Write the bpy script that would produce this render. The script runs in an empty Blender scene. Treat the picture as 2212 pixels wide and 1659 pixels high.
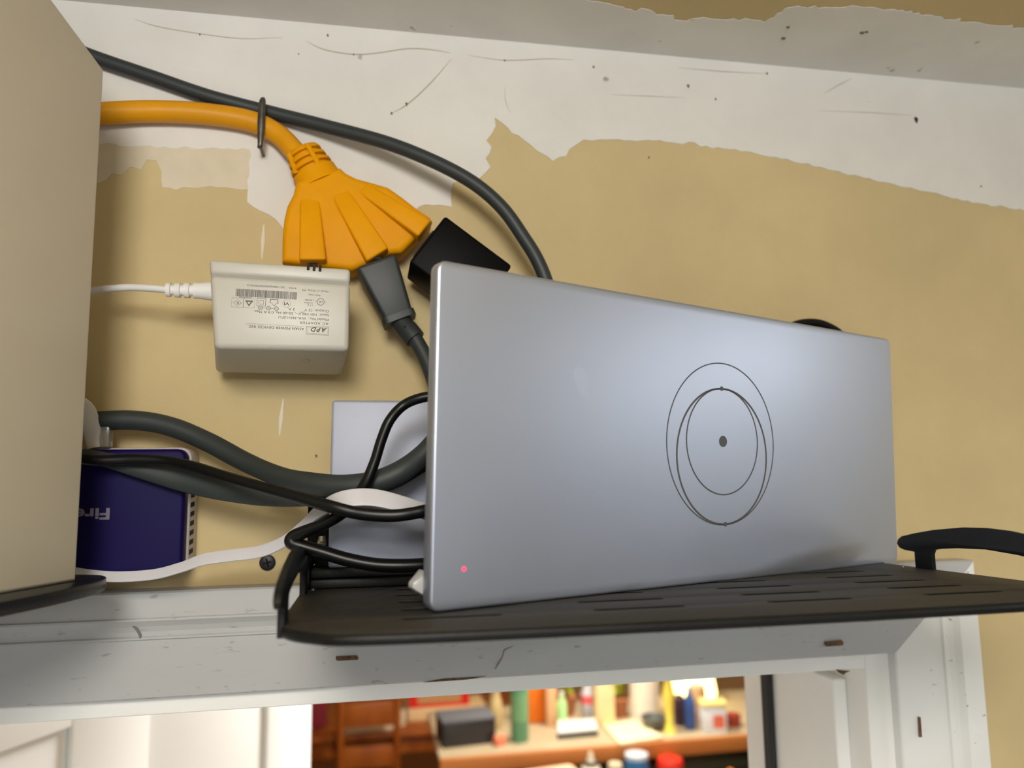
import bpy, bmesh, math, random
from mathutils import Vector, Matrix, Euler
R = math.radians
sc = bpy.context.scene

# ---------------------------------------------------------------- camera
cam_d = bpy.data.cameras.new('camera')
cam_d.lens = 27.016
cam_d.sensor_width = 36.0
cam_d.clip_start = 0.02
cam_d.dof.use_dof = True
cam_d.dof.focus_distance = 0.40
cam_d.dof.aperture_fstop = 6.5
cam = bpy.data.objects.new('camera', cam_d)
sc.collection.objects.link(cam)
cam.location = (0, -0.48, 2.155)
cam.rotation_euler = (R(97.1473), R(0.8209), R(-10.4944))
sc.camera = cam

# ---------------------------------------------------------------- world, lights, exposure
world = bpy.data.worlds.new('world')
sc.world = world
world.use_nodes = True
world.node_tree.nodes['Background'].inputs[0].default_value = (0.75, 0.82, 1.0, 1)
world.node_tree.nodes['Background'].inputs[1].default_value = 0.3

sc.view_settings.view_transform = 'Standard'
sc.view_settings.look = 'None'
sc.view_settings.exposure = 0.0
sc.view_settings.gamma = 1.0
sc.view_settings.use_curve_mapping = False


def lamp(name, kind, loc, energy, color, size=0.1, rot=(0, 0, 0), size_y=None):
    d = bpy.data.lights.new(name, kind)
    d.energy = energy
    d.color = color
    if kind == 'AREA':
        d.size = size
        if size_y:
            d.shape = 'RECTANGLE'
            d.size_y = size_y
    else:
        d.shadow_soft_size = size
    o = bpy.data.objects.new(name, d)
    sc.collection.objects.link(o)
    o.location = loc
    o.rotation_euler = rot
    return o


lamp('garage_bulb', 'POINT', (-0.07, -0.80, 2.385), 15.2, (1.0, 0.98, 0.94), 0.10)
lamp('garage_fill_light', 'AREA', (0.1, -2.9, 2.43), 66, (0.95, 0.98, 1.0), 1.2, (0, 0, 0), 0.2)  # added fill, brightens the wall from behind the camera
lamp('panel_highlight_light', 'AREA', (1.9, -0.95, 2.43), 32, (0.92, 0.97, 1.0), 1.5, (0, 0, R(90)), 0.4)  # added light, puts a highlight on the upper aluminium panel
lamp('kitchen_ceiling_light', 'AREA', (0.55, 1.2, 2.44), 42, (1.0, 1.0, 0.98), 0.5, (0, 0, 0), 0.4)
lamp('bar_fill_light', 'POINT', (1.0, 2.75, 2.2), 62, (1.0, 0.93, 0.80), 0.08)  # added fill to brighten the things on the bar

# ---------------------------------------------------------------- helpers
C = sc.collection
MX = {}


def lin(c):
    out = []
    for v in c:
        v = v / 255.0
        out.append(v / 12.92 if v <= 0.04045 else ((v + 0.055) / 1.055) ** 2.4)
    return tuple(out) + (1.0,)


MATS = {}


def mat(name, rgb, rough=0.5, metal=0.0, var=0.0, vscale=20.0, bump=0.0, bscale=200.0, emit=0.0, trans=0.0,
        spec=0.5, rgb2=None, stretch=(1, 1, 1), rvar=0.0):
    if name in MATS:
        return MATS[name]
    m = bpy.data.materials.new(name)
    m.use_nodes = True
    nt = m.node_tree
    b = nt.nodes['Principled BSDF']
    b.inputs['Base Color'].default_value = lin(rgb)
    b.inputs['Roughness'].default_value = rough
    b.inputs['Metallic'].default_value = metal
    b.inputs['Specular IOR Level'].default_value = spec
    if trans:
        b.inputs['Transmission Weight'].default_value = trans
    if emit:
        b.inputs['Emission Color'].default_value = lin(rgb)
        b.inputs['Emission Strength'].default_value = emit
    if var or bump or rgb2 or rvar:
        tc = nt.nodes.new('ShaderNodeTexCoord')
        mp = nt.nodes.new('ShaderNodeMapping')
        mp.inputs['Scale'].default_value = stretch
        nt.links.new(tc.outputs['Object'], mp.inputs['Vector'])
    if var or rgb2:
        n = nt.nodes.new('ShaderNodeTexNoise')
        n.inputs['Scale'].default_value = vscale
        n.inputs['Detail'].default_value = 6
        n.inputs['Roughness'].default_value = 0.6
        nt.links.new(mp.outputs[0], n.inputs['Vector'])
        cr = nt.nodes.new('ShaderNodeValToRGB')
        c = lin(rgb)
        if rgb2:
            c2 = lin(rgb2)
        else:
            c2 = tuple(x * (1 - var) for x in c[:3]) + (1,)
            c = tuple(min(1, x * (1 + var)) for x in c[:3]) + (1,)
        cr.color_ramp.elements[0].position = 0.32
        cr.color_ramp.elements[1].position = 0.68
        cr.color_ramp.elements[0].color = c2
        cr.color_ramp.elements[1].color = c
        nt.links.new(n.outputs['Fac'], cr.inputs[0])
        nt.links.new(cr.outputs[0], b.inputs['Base Color'])
    if rvar:
        n3 = nt.nodes.new('ShaderNodeTexNoise')
        n3.inputs['Scale'].default_value = vscale
        n3.inputs['Detail'].default_value = 4
        nt.links.new(mp.outputs[0], n3.inputs['Vector'])
        mr = nt.nodes.new('ShaderNodeMapRange')
        mr.inputs['To Min'].default_value = max(0.02, rough - rvar)
        mr.inputs['To Max'].default_value = min(1, rough + rvar)
        nt.links.new(n3.outputs['Fac'], mr.inputs['Value'])
        nt.links.new(mr.outputs[0], b.inputs['Roughness'])
    if bump:
        n2 = nt.nodes.new('ShaderNodeTexNoise')
        n2.inputs['Scale'].default_value = bscale
        n2.inputs['Detail'].default_value = 5
        nt.links.new(mp.outputs[0], n2.inputs['Vector'])
        bp = nt.nodes.new('ShaderNodeBump')
        bp.inputs['Strength'].default_value = bump
        bp.inputs['Distance'].default_value = 0.0006
        nt.links.new(n2.outputs['Fac'], bp.inputs['Height'])
        nt.links.new(bp.outputs[0], b.inputs['Normal'])
    MATS[name] = m
    return m


def speckle(m, rgb, scale, thr, soft=0.03, stretch=(1, 1, 1)):
    """scattered dirt specks over the material's own colour"""
    nt = m.node_tree
    b = nt.nodes['Principled BSDF']
    tc = nt.nodes.new('ShaderNodeTexCoord')
    mp = nt.nodes.new('ShaderNodeMapping')
    mp.inputs['Scale'].default_value = stretch
    n = nt.nodes.new('ShaderNodeTexNoise')
    n.inputs['Scale'].default_value = scale
    n.inputs['Detail'].default_value = 3
    nt.links.new(tc.outputs['Object'], mp.inputs['Vector'])
    nt.links.new(mp.outputs[0], n.inputs['Vector'])
    mr = nt.nodes.new('ShaderNodeMapRange')
    mr.inputs['From Min'].default_value = thr
    mr.inputs['From Max'].default_value = thr + soft
    nt.links.new(n.outputs['Fac'], mr.inputs['Value'])
    mx = nt.nodes.new('ShaderNodeMix')
    mx.data_type = 'RGBA'
    nt.links.new(mr.outputs[0], mx.inputs['Factor'])
    ins = b.inputs['Base Color']
    if ins.is_linked:
        src = ins.links[0].from_socket
        nt.links.new(src, mx.inputs['A'])
    else:
        mx.inputs['A'].default_value = ins.default_value
    mx.inputs['B'].default_value = lin(rgb)
    nt.links.new(mx.outputs['Result'], ins)
    return m


def finish(me, angle=35):
    me.polygons.foreach_set('use_smooth', [True] * len(me.polygons))
    me.set_sharp_from_angle(angle=R(angle))
    me.update()
    return me


def tomesh(bm, angle=35):
    me = bpy.data.meshes.new('mesh')
    bmesh.ops.recalc_face_normals(bm, faces=bm.faces[:])
    bm.to_mesh(me)
    bm.free()
    return finish(me, angle)


def box(x0, x1, y0, y1, z0, z1, bev=0.0, seg=2):
    c = [(x0, y0, z0), (x1, y0, z0), (x1, y1, z0), (x0, y1, z0), (x0, y0, z1), (x1, y0, z1), (x1, y1, z1), (x0, y1, z1)]
    return hexa(c, bev, seg)


def hexa(c, bev=0.0, seg=2):
    """c: bottom four then top four corners, both counter-clockwise"""
    bm = bmesh.new()
    v = [bm.verts.new(p) for p in c]
    for f in ((0, 3, 2, 1), (4, 5, 6, 7), (0, 1, 5, 4), (1, 2, 6, 5), (2, 3, 7, 6), (3, 0, 4, 7)):
        bm.faces.new([v[i] for i in f])
    if bev:
        bmesh.ops.bevel(bm, geom=bm.edges[:], offset=bev, segments=seg, affect='EDGES', profile=0.5)
    return tomesh(bm)


def join(meshes):
    bm = bmesh.new()
    for m in meshes:
        bm.from_mesh(m)
        bpy.data.meshes.remove(m)
    me = bpy.data.meshes.new('mesh')
    bm.to_mesh(me)
    bm.free()
    return finish(me)


def spline(pts, n=8):
    P = [Vector(p) for p in pts]
    P = [P[0] * 2 - P[1]] + P + [P[-1] * 2 - P[-2]]
    out = []
    for i in range(1, len(P) - 2):
        a, b, c, d = P[i - 1:i + 3]
        for k in range(n):
            t = k / n
            out.append(0.5 * (2 * b + (c - a) * t + (2 * a - 5 * b + 4 * c - d) * t * t + (3 * b - a - 3 * c + d) * t ** 3))
    out.append(P[-2])
    return out


def sweep(pts, rw, rt=None, up=None, n=8, sides=12, scale=None, smooth=True, square=False, closed=False):
    """a tube along a path: rw half width along 'up', rt half width across; scale: one factor for each path point"""
    rt = rt or rw
    path = spline(pts, n) if smooth else [Vector(p) for p in pts]
    m = len(path)
    if scale:
        k = (m - 1) / (len(scale) - 1)
        sc_ = []
        for i in range(m):
            t = i / k
            j = min(int(t), len(scale) - 2)
            sc_.append(scale[j] + (scale[j + 1] - scale[j]) * (t - j))
    else:
        sc_ = [1] * m
    bm = bmesh.new()
    rings = []
    u = Vector(up) if up else None
    prev = None
    for i, p in enumerate(path):
        if closed:
            t = path[(i + 1) % m] - path[i - 1]
        else:
            t = path[min(i + 1, m - 1)] - path[max(i - 1, 0)]
        t.normalize()
        if u is not None:
            a = u - t * u.dot(t)
            if a.length < 1e-4:
                a = prev
        else:
            if prev is None:
                a = Vector((0, 0, 1)) if abs(t.z) < 0.9 else Vector((1, 0, 0))
                a = a - t * a.dot(t)
            else:
                a = prev - t * prev.dot(t)
        a.normalize()
        prev = a
        b = t.cross(a)
        s = sc_[i]
        ring = []
        for q in range(sides):
            th = 2 * math.pi * q / sides
            ca, sa = math.cos(th), math.sin(th)
            if square:
                e = 0.35
                ca = math.copysign(abs(ca) ** e, ca)
                sa = math.copysign(abs(sa) ** e, sa)
            ring.append(bm.verts.new(p + a * (ca * rw * s) + b * (sa * rt * s)))
        rings.append(ring)
    nr = len(rings)
    for i in range(nr if closed else nr - 1):
        r0, r1 = rings[i], rings[(i + 1) % nr]
        for q in range(sides):
            bm.faces.new((r0[q], r0[(q + 1) % sides], r1[(q + 1) % sides], r1[q]))
    if not closed:
        bm.faces.new(rings[0][::-1])
        bm.faces.new(rings[-1])
    return tomesh(bm, 50)


def lathe(profile, base=(0, 0, 0), axis=(0, 0, 1), seg=24):
    """profile: (radius, height along the axis) pairs"""
    ax = Vector(axis).normalized()
    a = Vector((1, 0, 0)) if abs(ax.x) < 0.9 else Vector((0, 1, 0))
    a = (a - ax * a.dot(ax)).normalized()
    b = ax.cross(a)
    base = Vector(base)
    bm = bmesh.new()
    rings = []
    for r, h in profile:
        rings.append([bm.verts.new(base + ax * h + (a * math.cos(2 * math.pi * k / seg) + b * math.sin(2 * math.pi * k / seg)) * max(r, 1e-5))
                      for k in range(seg)])
    for r0, r1 in zip(rings, rings[1:]):
        for k in range(seg):
            bm.faces.new((r0[k], r0[(k + 1) % seg], r1[(k + 1) % seg], r1[k]))
    bm.faces.new(rings[0][::-1])
    bm.faces.new(rings[-1])
    return tomesh(bm, 40)


def plate(outlines, half, bev=0.0, origin=(0, 0, 0), ex=(1, 0, 0), ey=(0, 1, 0), seg=2):
    """a flat plate with holes: 2D outlines (first outer, others holes), extruded by half to both sides along ex x ey"""
    cu = bpy.data.curves.new('outline', 'CURVE')
    cu.dimensions = '2D'
    cu.fill_mode = 'BOTH'
    cu.extrude = max(half - bev, 0)
    cu.bevel_depth = bev
    cu.bevel_resolution = seg - 1
    cu.offset = -bev
    for ol in outlines:
        s = cu.splines.new('POLY')
        s.points.add(len(ol) - 1)
        for p, q in zip(s.points, ol):
            p.co = (q[0], q[1], 0, 1)
        s.use_cyclic_u = True
    return curve_mesh(cu, origin, ex, ey)


def curve_mesh(cu, origin, ex, ey):
    o = bpy.data.objects.new('outline', cu)
    C.objects.link(o)
    bpy.context.view_layer.update()
    dg = bpy.context.evaluated_depsgraph_get()
    me = bpy.data.meshes.new_from_object(o.evaluated_get(dg))
    bpy.data.objects.remove(o)
    bpy.data.curves.remove(cu)
    ex, ey = Vector(ex), Vector(ey)
    en = ex.cross(ey)
    m = Matrix((ex, ey, en)).transposed().to_4x4()
    m.translation = Vector(origin)
    me.transform(m)
    me.materials.clear()
    bm = bmesh.new()
    bm.from_mesh(me)
    bmesh.ops.remove_doubles(bm, verts=bm.verts[:], dist=1e-6)
    bm.to_mesh(me)
    bm.free()
    return finish(me)


def text(s, width, height, origin, ex, ey, lift=0.00015, spacing=1.0, shear=0.0, bold=0.0):
    """flat lettering scaled to a width and a cap height, its lower-left corner at origin"""
    cu = bpy.data.curves.new('lettering', 'FONT')
    cu.body = s
    cu.space_character = spacing
    cu.shear = shear
    cu.offset = bold
    cu.resolution_u = 3
    me = curve_mesh(cu, (0, 0, 0), (1, 0, 0), (0, 1, 0))
    xs = [v.co.x for v in me.vertices]
    x0, x1 = min(xs), max(xs)
    sx = width / (x1 - x0)
    sy = height / 0.70
    ex, ey = Vector(ex).normalized(), Vector(ey).normalized()
    en = ex.cross(ey)
    for v in me.vertices:
        v.co = Vector(origin) + ex * ((v.co.x - x0) * sx) + ey * (v.co.y * sy) + en * lift
    return me


def arc(cx, cy, r, a0, a1, n=8):
    return [(cx + r * math.cos(R(a0 + (a1 - a0) * k / n)), cy + r * math.sin(R(a0 + (a1 - a0) * k / n))) for k in range(n + 1)]


def rrect(x0, x1, y0, y1, r, n=6):
    return arc(x1 - r, y1 - r, r, 0, 90, n) + arc(x0 + r, y1 - r, r, 90, 180, n) + arc(x0 + r, y0 + r, r, 180, 270, n) + arc(x1 - r, y0 + r, r, 270, 360, n)


def thing(name, label, cat, loc=(0, 0, 0), group=None, mtx=None, kind=None):
    o = bpy.data.objects.new(name, None)
    o.empty_display_size = 0.02
    C.objects.link(o)
    m = mtx or Matrix.Translation(Vector(loc))
    o.matrix_world = m
    MX[o.name] = m
    if label:
        o['label'] = label
    if cat:
        o['category'] = cat
    if group:
        o['group'] = group
    if kind:
        o['kind'] = kind
    return o


def part(t, name, me, m, label=None, local=False, kind=None):
    me.name = name
    if not local:
        me.transform(MX[t.name].inverted())
    me.materials.clear()
    me.materials.append(m)
    o = bpy.data.objects.new(name, me)
    C.objects.link(o)
    o.parent = t
    MX[o.name] = MX[t.name]
    if label:
        o['label'] = label
    if kind:
        o['kind'] = kind
    return o


def solo(name, me, m, label, cat=None, group=None, kind=None, loc=None):
    me.name = name
    me.materials.clear()
    me.materials.append(m)
    o = bpy.data.objects.new(name, me)
    if loc:
        me.transform(Matrix.Translation(-Vector(loc)))
        o.location = loc
    C.objects.link(o)
    MX[o.name] = Matrix.Translation(Vector(loc or (0, 0, 0)))
    o['label'] = label
    if cat:
        o['category'] = cat
    if group:
        o['group'] = group
    if kind:
        o['kind'] = kind
    return o


def xz(pts):
    return [(p[0], p[2]) for p in pts]


def jag(pts, amp, step, seed, power=1.0):
    rnd = random.Random(seed)
    out = []
    for a, b in zip(pts, pts[1:]):
        L = math.hypot(b[0] - a[0], b[1] - a[1])
        n = max(1, int(L / step))
        for k in range(n):
            t = k / n
            f = rnd.gauss(0, 1) * amp if (k or True) else 0
            nx, ny = -(b[1] - a[1]) / max(L, 1e-6), (b[0] - a[0]) / max(L, 1e-6)
            out.append((a[0] + (b[0] - a[0]) * t + nx * f, a[1] + (b[1] - a[1]) * t + ny * f))
    out.append(pts[-1])
    return out


# ---------------------------------------------------------------- materials
M_dry = mat('tan_drywall_paper', (203, 183, 138), 0.85, var=0.07, vscale=9, bump=0.15, bscale=900, spec=0.2)
M_mud = mat('joint_compound_white', (226, 223, 216), 0.8, var=0.05, vscale=14, bump=0.25, bscale=120, spec=0.2)
speckle(M_mud, (168, 158, 140), 55, 0.70, 0.05)
M_skim = mat('thin_joint_compound', (218, 206, 182), 0.85, var=0.08, vscale=30, spec=0.2)
M_trim = mat('white_painted_trim', (236, 236, 233), 0.5, var=0.03, vscale=18, bump=0.12, bscale=150, stretch=(0.4, 1, 1))
speckle(M_trim, (170, 168, 165), 330, 0.69, 0.05, (0.6, 1, 0.6))
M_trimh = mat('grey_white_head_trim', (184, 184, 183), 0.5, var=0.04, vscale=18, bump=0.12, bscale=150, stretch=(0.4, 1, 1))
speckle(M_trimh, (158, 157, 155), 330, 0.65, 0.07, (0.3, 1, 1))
M_black = mat('black_powder_coat', (14, 14, 14), 0.5, spec=0.3, var=0.25, vscale=30, bump=0.2, bscale=500, rvar=0.12)
M_tray = mat('dusty_black_shelf_metal', (58, 53, 46), 0.6, rgb2=(36, 34, 31), vscale=26, spec=0.3, stretch=(0.3, 1, 1), bump=0.12, bscale=500, rvar=0.12)
M_cord = mat('dark_grey_cord_rubber', (44, 49, 51), 0.5, var=0.08, vscale=40)
M_cordb = mat('black_cord_rubber', (9, 10, 11), 0.35, spec=0.3, var=0.1, vscale=40)
M_cordf = mat('charcoal_flat_cord', (44, 50, 50), 0.55, var=0.08, vscale=40)
M_yel = mat('yellow_rubber', (224, 152, 0), 0.5, var=0.04, vscale=40, spec=0.12)
M_yelcord = mat('yellow_cord_jacket', (222, 152, 8), 0.42, var=0.05, vscale=60, spec=0.35)
M_white = mat('white_plastic', (188, 185, 175), 0.4, var=0.02, vscale=30)
M_ribbon = mat('flat_cable_shaded_white', (200, 199, 204), 0.45)  # white cable greyed: the shade it lies in is put into its colour
M_whcord = mat('white_cord', (226, 224, 222), 0.4)
M_print = mat('grey_print', (92, 90, 86), 0.7)
M_alu = mat('brushed_aluminium', (188, 195, 211), 0.40, metal=0.85, var=0.02, vscale=6, rvar=0.05)
M_alus = mat('silver_box_shell', (158, 163, 180), 0.5, metal=0.15, var=0.03, vscale=20)
M_logo = mat('dark_grey_logo_print', (78, 79, 79), 0.6)
M_dark = mat('flat_black', (5, 5, 6), 0.6, spec=0.15)
M_brick = mat('black_charger_plastic', (3, 3, 4), 0.5, var=0.2, vscale=40, spec=0.1)
M_steel = mat('tarnished_steel', (96, 92, 86), 0.4, metal=0.8, var=0.3, vscale=120)
M_purple = mat('indigo_plastic', (13, 3, 66), 0.55, var=0.05, vscale=20, spec=0.15)
M_silverprint = mat('silver_print', (120, 115, 132), 0.6)
M_router = mat('cream_router_shell', (190, 180, 158), 0.45, var=0.02, vscale=12)
M_wood_raw = mat('chipped_bare_wood', (124, 86, 58), 0.8, rgb2=(58, 38, 26), vscale=300)
M_crack = mat('grey_crack', (138, 130, 118), 0.9)
M_hole = mat('dark_hole', (40, 36, 32), 0.9)
M_dimple = mat('old_nail_dimple', (110, 102, 90), 0.9)

ZC = 2.4511                                   # ceiling height
# ---------------------------------------------------------------- room shell
DX0, DX1 = -0.490, 0.326                      # door opening between the side jambs
DZ = 2.0275                                   # underside of the head jamb
JT = 0.019
wall = thing('wall_front', 'tan unpainted drywall wall above the doorway with white joint compound', None, (0, 0, 0), kind='structure')
part(wall, 'drywall', box(-2.6, DX0 - JT, 0.0, 0.115, 0, ZC), M_dry)
part(wall, 'drywall', box(DX1 + JT, 3.0, 0.0, 0.115, 0, ZC), M_dry)
part(wall, 'drywall', box(DX0 - JT, DX1 + JT, 0.0, 0.115, DZ + JT, ZC), M_dry)

# joint compound: a thin hand-troweled coat along the corner, with its own ragged edge
low = xz([(0.9809, 0, 2.2761), (0.6923, 0, 2.3222), (0.5628, 0, 2.3429), (0.4856, 0, 2.3515), (0.4412, 0, 2.3557), (0.3989, 0, 2.3626), (0.365, 0, 2.3677), (0.3282, 0, 2.3736), (0.2921, 0, 2.3793), (0.2567, 0, 2.3838), (0.222, 0, 2.3863), (0.188, 0, 2.3863), (0.158, 0, 2.3852), (0.1422, 0, 2.3837), (0.135, 0, 2.3803), (0.1289, 0, 2.372), (0.1202, 0, 2.3682), (0.1092, 0, 2.3743), (0.096, 0, 2.3828), (0.0858, 0, 2.3912), (0.0805, 0, 2.3953), (0.0797, 0, 2.3836), (0.0747, 0, 2.3784), (0.0784, 0, 2.3744), (0.0752, 0, 2.3665), (0.0776, 0, 2.3603), (0.0695, 0, 2.3528), (0.0566, 0, 2.3495), (0.0524, 0, 2.348), (0.0517, 0, 2.3322), (0.0394, 0, 2.3328), (0.0304, 0, 2.3311), (0.0231, 0, 2.3233), (-0.0003, 0, 2.3191), (-0.0455, 0, 2.305), (-0.0552, 0, 2.3146), (-0.0625, 0, 2.3214), (-0.0723, 0, 2.3251), (-0.0748, 0, 2.3285), (-0.0756, 0, 2.3377), (-0.0746, 0, 2.3622), (-0.1128, 0, 2.3608), (-0.1654, 0, 2.3599), (-0.2403, 0, 2.3579), (-0.4195, 0, 2.3505), (-0.7233, 0, 2.3376)])
edge = jag(low, 0.0006, 0.004, 3)
mud = [(1.9, ZC - 0.0005)] + [p for p in edge] + [(-1.9, ZC - 0.0005)]
part(wall, 'joint_compound', plate([mud], 0.00015, 0, (0, -0.0003, 0), (1, 0, 0), (0, 0, 1)), M_mud)
skim = xz([(-0.0704, 0, 2.371), (-0.0706, 0, 2.3359), (-0.0931, 0, 2.3367), (-0.1251, 0, 2.3346), (-0.126, 0, 2.3445), (-0.1289, 0, 2.3514), (-0.1342, 0, 2.3517), (-0.1375, 0, 2.3468), (-0.1435, 0, 2.347), (-0.1485, 0, 2.3414), (-0.1542, 0, 2.3422), (-0.1606, 0, 2.3355), (-0.1768, 0, 2.3334), (-0.1886, 0, 2.3644)])
skim = jag(skim + [skim[0]], 0.0007, 0.004, 5)[:-1]
part(wall, 'thin_skim_coat', plate([skim], 0.00015, 0, (0, -0.00015, 0), (1, 0, 0), (0, 0, 1)), M_skim)


def strip(t, name, pts, w, m, y=-0.0005):
    """a hairline mark on the wall: a thin flat sweep following the points"""
    part(t, name, sweep([(p[0], y, p[2]) for p in pts], w, 0.0003, (0, 0, 1) if abs(pts[0][2] - pts[-1][2]) < abs(pts[0][0] - pts[-1][0]) else (1, 0, 0), 4, 6,
                        [0.3] + [1] * max(1, len(pts) - 2) + [0.3]), m)


M_stain = mat('drip_of_compound', (226, 216, 196), 0.8)
M_hair = mat('hairline_crack', (186, 176, 156), 0.9)
for cr, w in (([(-0.1456, 0, 2.4424), (-0.1319, 0, 2.4389), (-0.11, 0, 2.4367), (-0.0822, 0, 2.4356), (-0.0568, 0, 2.4387)], 0.0003), ([(-0.0418, 0, 2.4376), (-0.0307, 0, 2.433), (-0.0131, 0, 2.4314), (0.0017, 0, 2.4334), (0.0228, 0, 2.4386), (0.038, 0, 2.4394), (0.0519, 0, 2.4381)], 0.00045),
              ([(0.0519, 0, 2.4341), (0.038, 0, 2.4159), (0.0229, 0, 2.3999), (0.0115, 0, 2.392)], 0.00045), ([(0.0628, 0, 2.4378), (0.0879, 0, 2.4364), (0.1169, 0, 2.4401), (0.1365, 0, 2.4412)], 0.00035),
              ([(0.2125, 0, 2.4422), (0.2457, 0, 2.4423), (0.2788, 0, 2.4435)], 0.0004), ([(0.325, 0, 2.4324), (0.3387, 0, 2.4407), (0.3486, 0, 2.4459)], 0.0004),
              ([(0.1623, 0, 2.418), (0.2167, 0, 2.4201)], 0.0003), ([(0.3203, 0, 2.4185), (0.3618, 0, 2.4202), (0.3964, 0, 2.4207)], 0.0003), ([(0.0877, 0, 2.4175), (0.0882, 0, 2.407), (0.0912, 0, 2.3991)], 0.0002)):
    strip(wall, 'crack', cr, w, M_hair)
for d, w in (([(-0.0651, 0, 2.3142), (-0.0654, 0, 2.3041), (-0.0657, 0, 2.2923)], 0.0011), ([(-0.0511, 0, 2.2058), (-0.0522, 0, 2.1937), (-0.0528, 0, 2.184)], 0.0012)):
    strip(wall, 'compound_drip', d, w, M_stain, -0.0004)
for hx, r in (((0.3992, 0, 2.4173), 0.0022), ((0.2191, 0, 2.4289), 0.0014), ((0.2394, 0, 2.4208), 0.0009), ((0.0223, 0, 2.3998), 0.0012), ((0.0127, 0, 2.3927), 0.001),
              ((-0.0312, 0, 2.1713), 0.0010), ((-0.1067, 0, 2.4358), 0.0007), ((0.1502, 0, 2.437), 0.001), ((0.2802, 0, 2.4436), 0.001), ((0.1879, 0, 2.3742), 0.0008),
              ((0.0879, 0, 2.4361), 0.0008), ((-0.0285, 0, 2.4428), 0.001), ((0.4497, 0, 2.3687), 0.0008), ((-0.0119, 0, 2.4312), 0.0007), ((-0.0465, 0, 2.4283), 0.0006)):
    ol = [(hx[0] + r * (0.62 + 0.2 * math.sin(3 * a)) * math.cos(a), hx[2] + r * (1 + 0.25 * math.cos(2 * a + r * 900)) * math.sin(a)) for a in [k * 0.5236 for k in range(12)]]
    part(wall, 'nail_dimple', plate([ol], 0.0003, 0, (0, -0.0006, 0), (1, 0, 0), (0, 0, 1)), M_hole if r > 0.002 else M_dimple)

ceil = thing('ceiling', 'tan drywall ceiling with a grey-white taped corner joint', None, (0, 0, ZC), kind='structure')
part(ceil, 'drywall', box(-2.6, 3.0, -4.2, 0.0, ZC, ZC + 0.012), M_dry)
ce = [(p[0], p[1]) for p in [(-0.052, -0.072, 2.4511), (0.0251, -0.0609, 2.4511), (0.0816, -0.0537, 2.4511), (0.1377, -0.0518, 2.4511), (0.1518, -0.0503, 2.4511), (0.1644, -0.0465, 2.4511), (0.1716, -0.0506, 2.4511), (0.1832, -0.0446, 2.4511), (0.1971, -0.0417, 2.4511), (0.2107, -0.047, 2.4511), (0.2242, -0.0456, 2.4511), (0.2385, -0.0495, 2.4511), (0.2518, -0.0491, 2.4511), (0.2588, -0.0599, 2.4511), (0.2617, -0.0672, 2.4511), (0.2795, -0.0686, 2.4511), (0.3027, -0.0729, 2.4511), (0.3282, -0.0741, 2.4511), (0.36, -0.0723, 2.4511), (0.3935, -0.0694, 2.4511), (0.4285, -0.0708, 2.4511), (0.5399, -0.0676, 2.4511)]]
ce = [(-1.9, -0.17), (-0.6, -0.15), (-0.2, -0.12)] + ce + [(1.9, -0.075)]
ce = jag(ce, 0.0010, 0.003, 9)
part(ceil, 'joint_compound', plate([[(-1.9, -0.0005)] + [(1.9, -0.0005)] + ce[::-1]], 0.00015, 0, (0, 0, ZC - 0.0003), (1, 0, 0), (0, 1, 0)), M_mud)
for hx, r in (((0.2708, -0.0459, 2.4501), 0.0012), ((0.3239, -0.048, 2.4501), 0.0016), ((0.3263, -0.0495, 2.4501), 0.0012), ((0.2746, -0.0334, 2.4501), 0.0016)):
    ol = [(hx[0] + r * math.cos(a), hx[1] + r * 0.7 * math.sin(a)) for a in [k * 0.5236 for k in range(12)]]
    part(ceil, 'nail_dimple', plate([ol], 0.0003, 0, (0, 0, ZC - 0.0007), (1, 0, 0), (0, 1, 0)), M_dimple)

M_gw = mat('garage_wall', (192, 195, 200), 0.9, var=0.1, vscale=2)
M_gf = mat('concrete_floor', (176, 174, 170), 0.9, var=0.1, vscale=4)
solo('floor', box(-2.6, 3.0, -4.2, 0.115, -0.05, 0), M_gf, 'grey concrete garage floor', kind='structure')
solo('wall_back', box(-2.6, 3.0, -4.3, -4.2, 0, ZC), M_gw, 'tan garage wall behind the viewpoint', kind='structure')
solo('wall_left', box(-2.7, -2.6, -4.2, 0.0, 0, ZC), M_gw, 'tan garage side wall on the far west', kind='structure')
solo('wall_right', box(3.0, 3.1, -4.2, 0.0, 0, ZC), M_gw, 'tan garage side wall on the far east', kind='structure')

gcab = thing('added_dark_cabinet', 'added dark grey cabinet, out of view, reflected in the aluminium panel', 'cabinet', (2.7, -1.7, 0))  # unseen, added so the lower metal panel reflects something dark
M_gc = mat('added_dark_cabinet_paint', (52, 50, 48), 0.6)
part(gcab, 'body', box(2.35, 2.98, -3.2, -0.25, 0.0, 2.0, 0.005), M_gc)
for k in range(5):
    dr = part(gcab, 'door', box(2.33, 2.3495, -3.17 + k * 0.584, -3.17 + k * 0.584 + 0.57, 0.08, 1.97, 0.004), M_gc)
    part(dr, 'handle', box(2.31, 2.3295, -2.67 + k * 0.584, -2.65 + k * 0.584, 1.0, 1.14, 0.003), M_gc)

# door casing: moulded profile (distance from the outer edge, how far it stands off the wall)
CW = 0.0590
PROF = [(0, 0), (0, 0.0150), (0.0010, 0.0160), (0.0140, 0.0158), (0.0146, 0.0168), (0.0156, 0.0168), (0.0166, 0.0158), (0.0190, 0.0138), (0.0220, 0.0124),
        (0.0244, 0.0122), (0.0251, 0.0134), (0.0260, 0.0134), (0.0268, 0.0118), (0.0450, 0.0098), (0.0580, 0.0084), (0.0590, 0.0074), (0.0590, 0)]
CIX0, CIX1, CIZ = DX0 - 0.0175, DX1 + 0.0175, DZ + 0.0105        # inner edges of the casing


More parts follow.
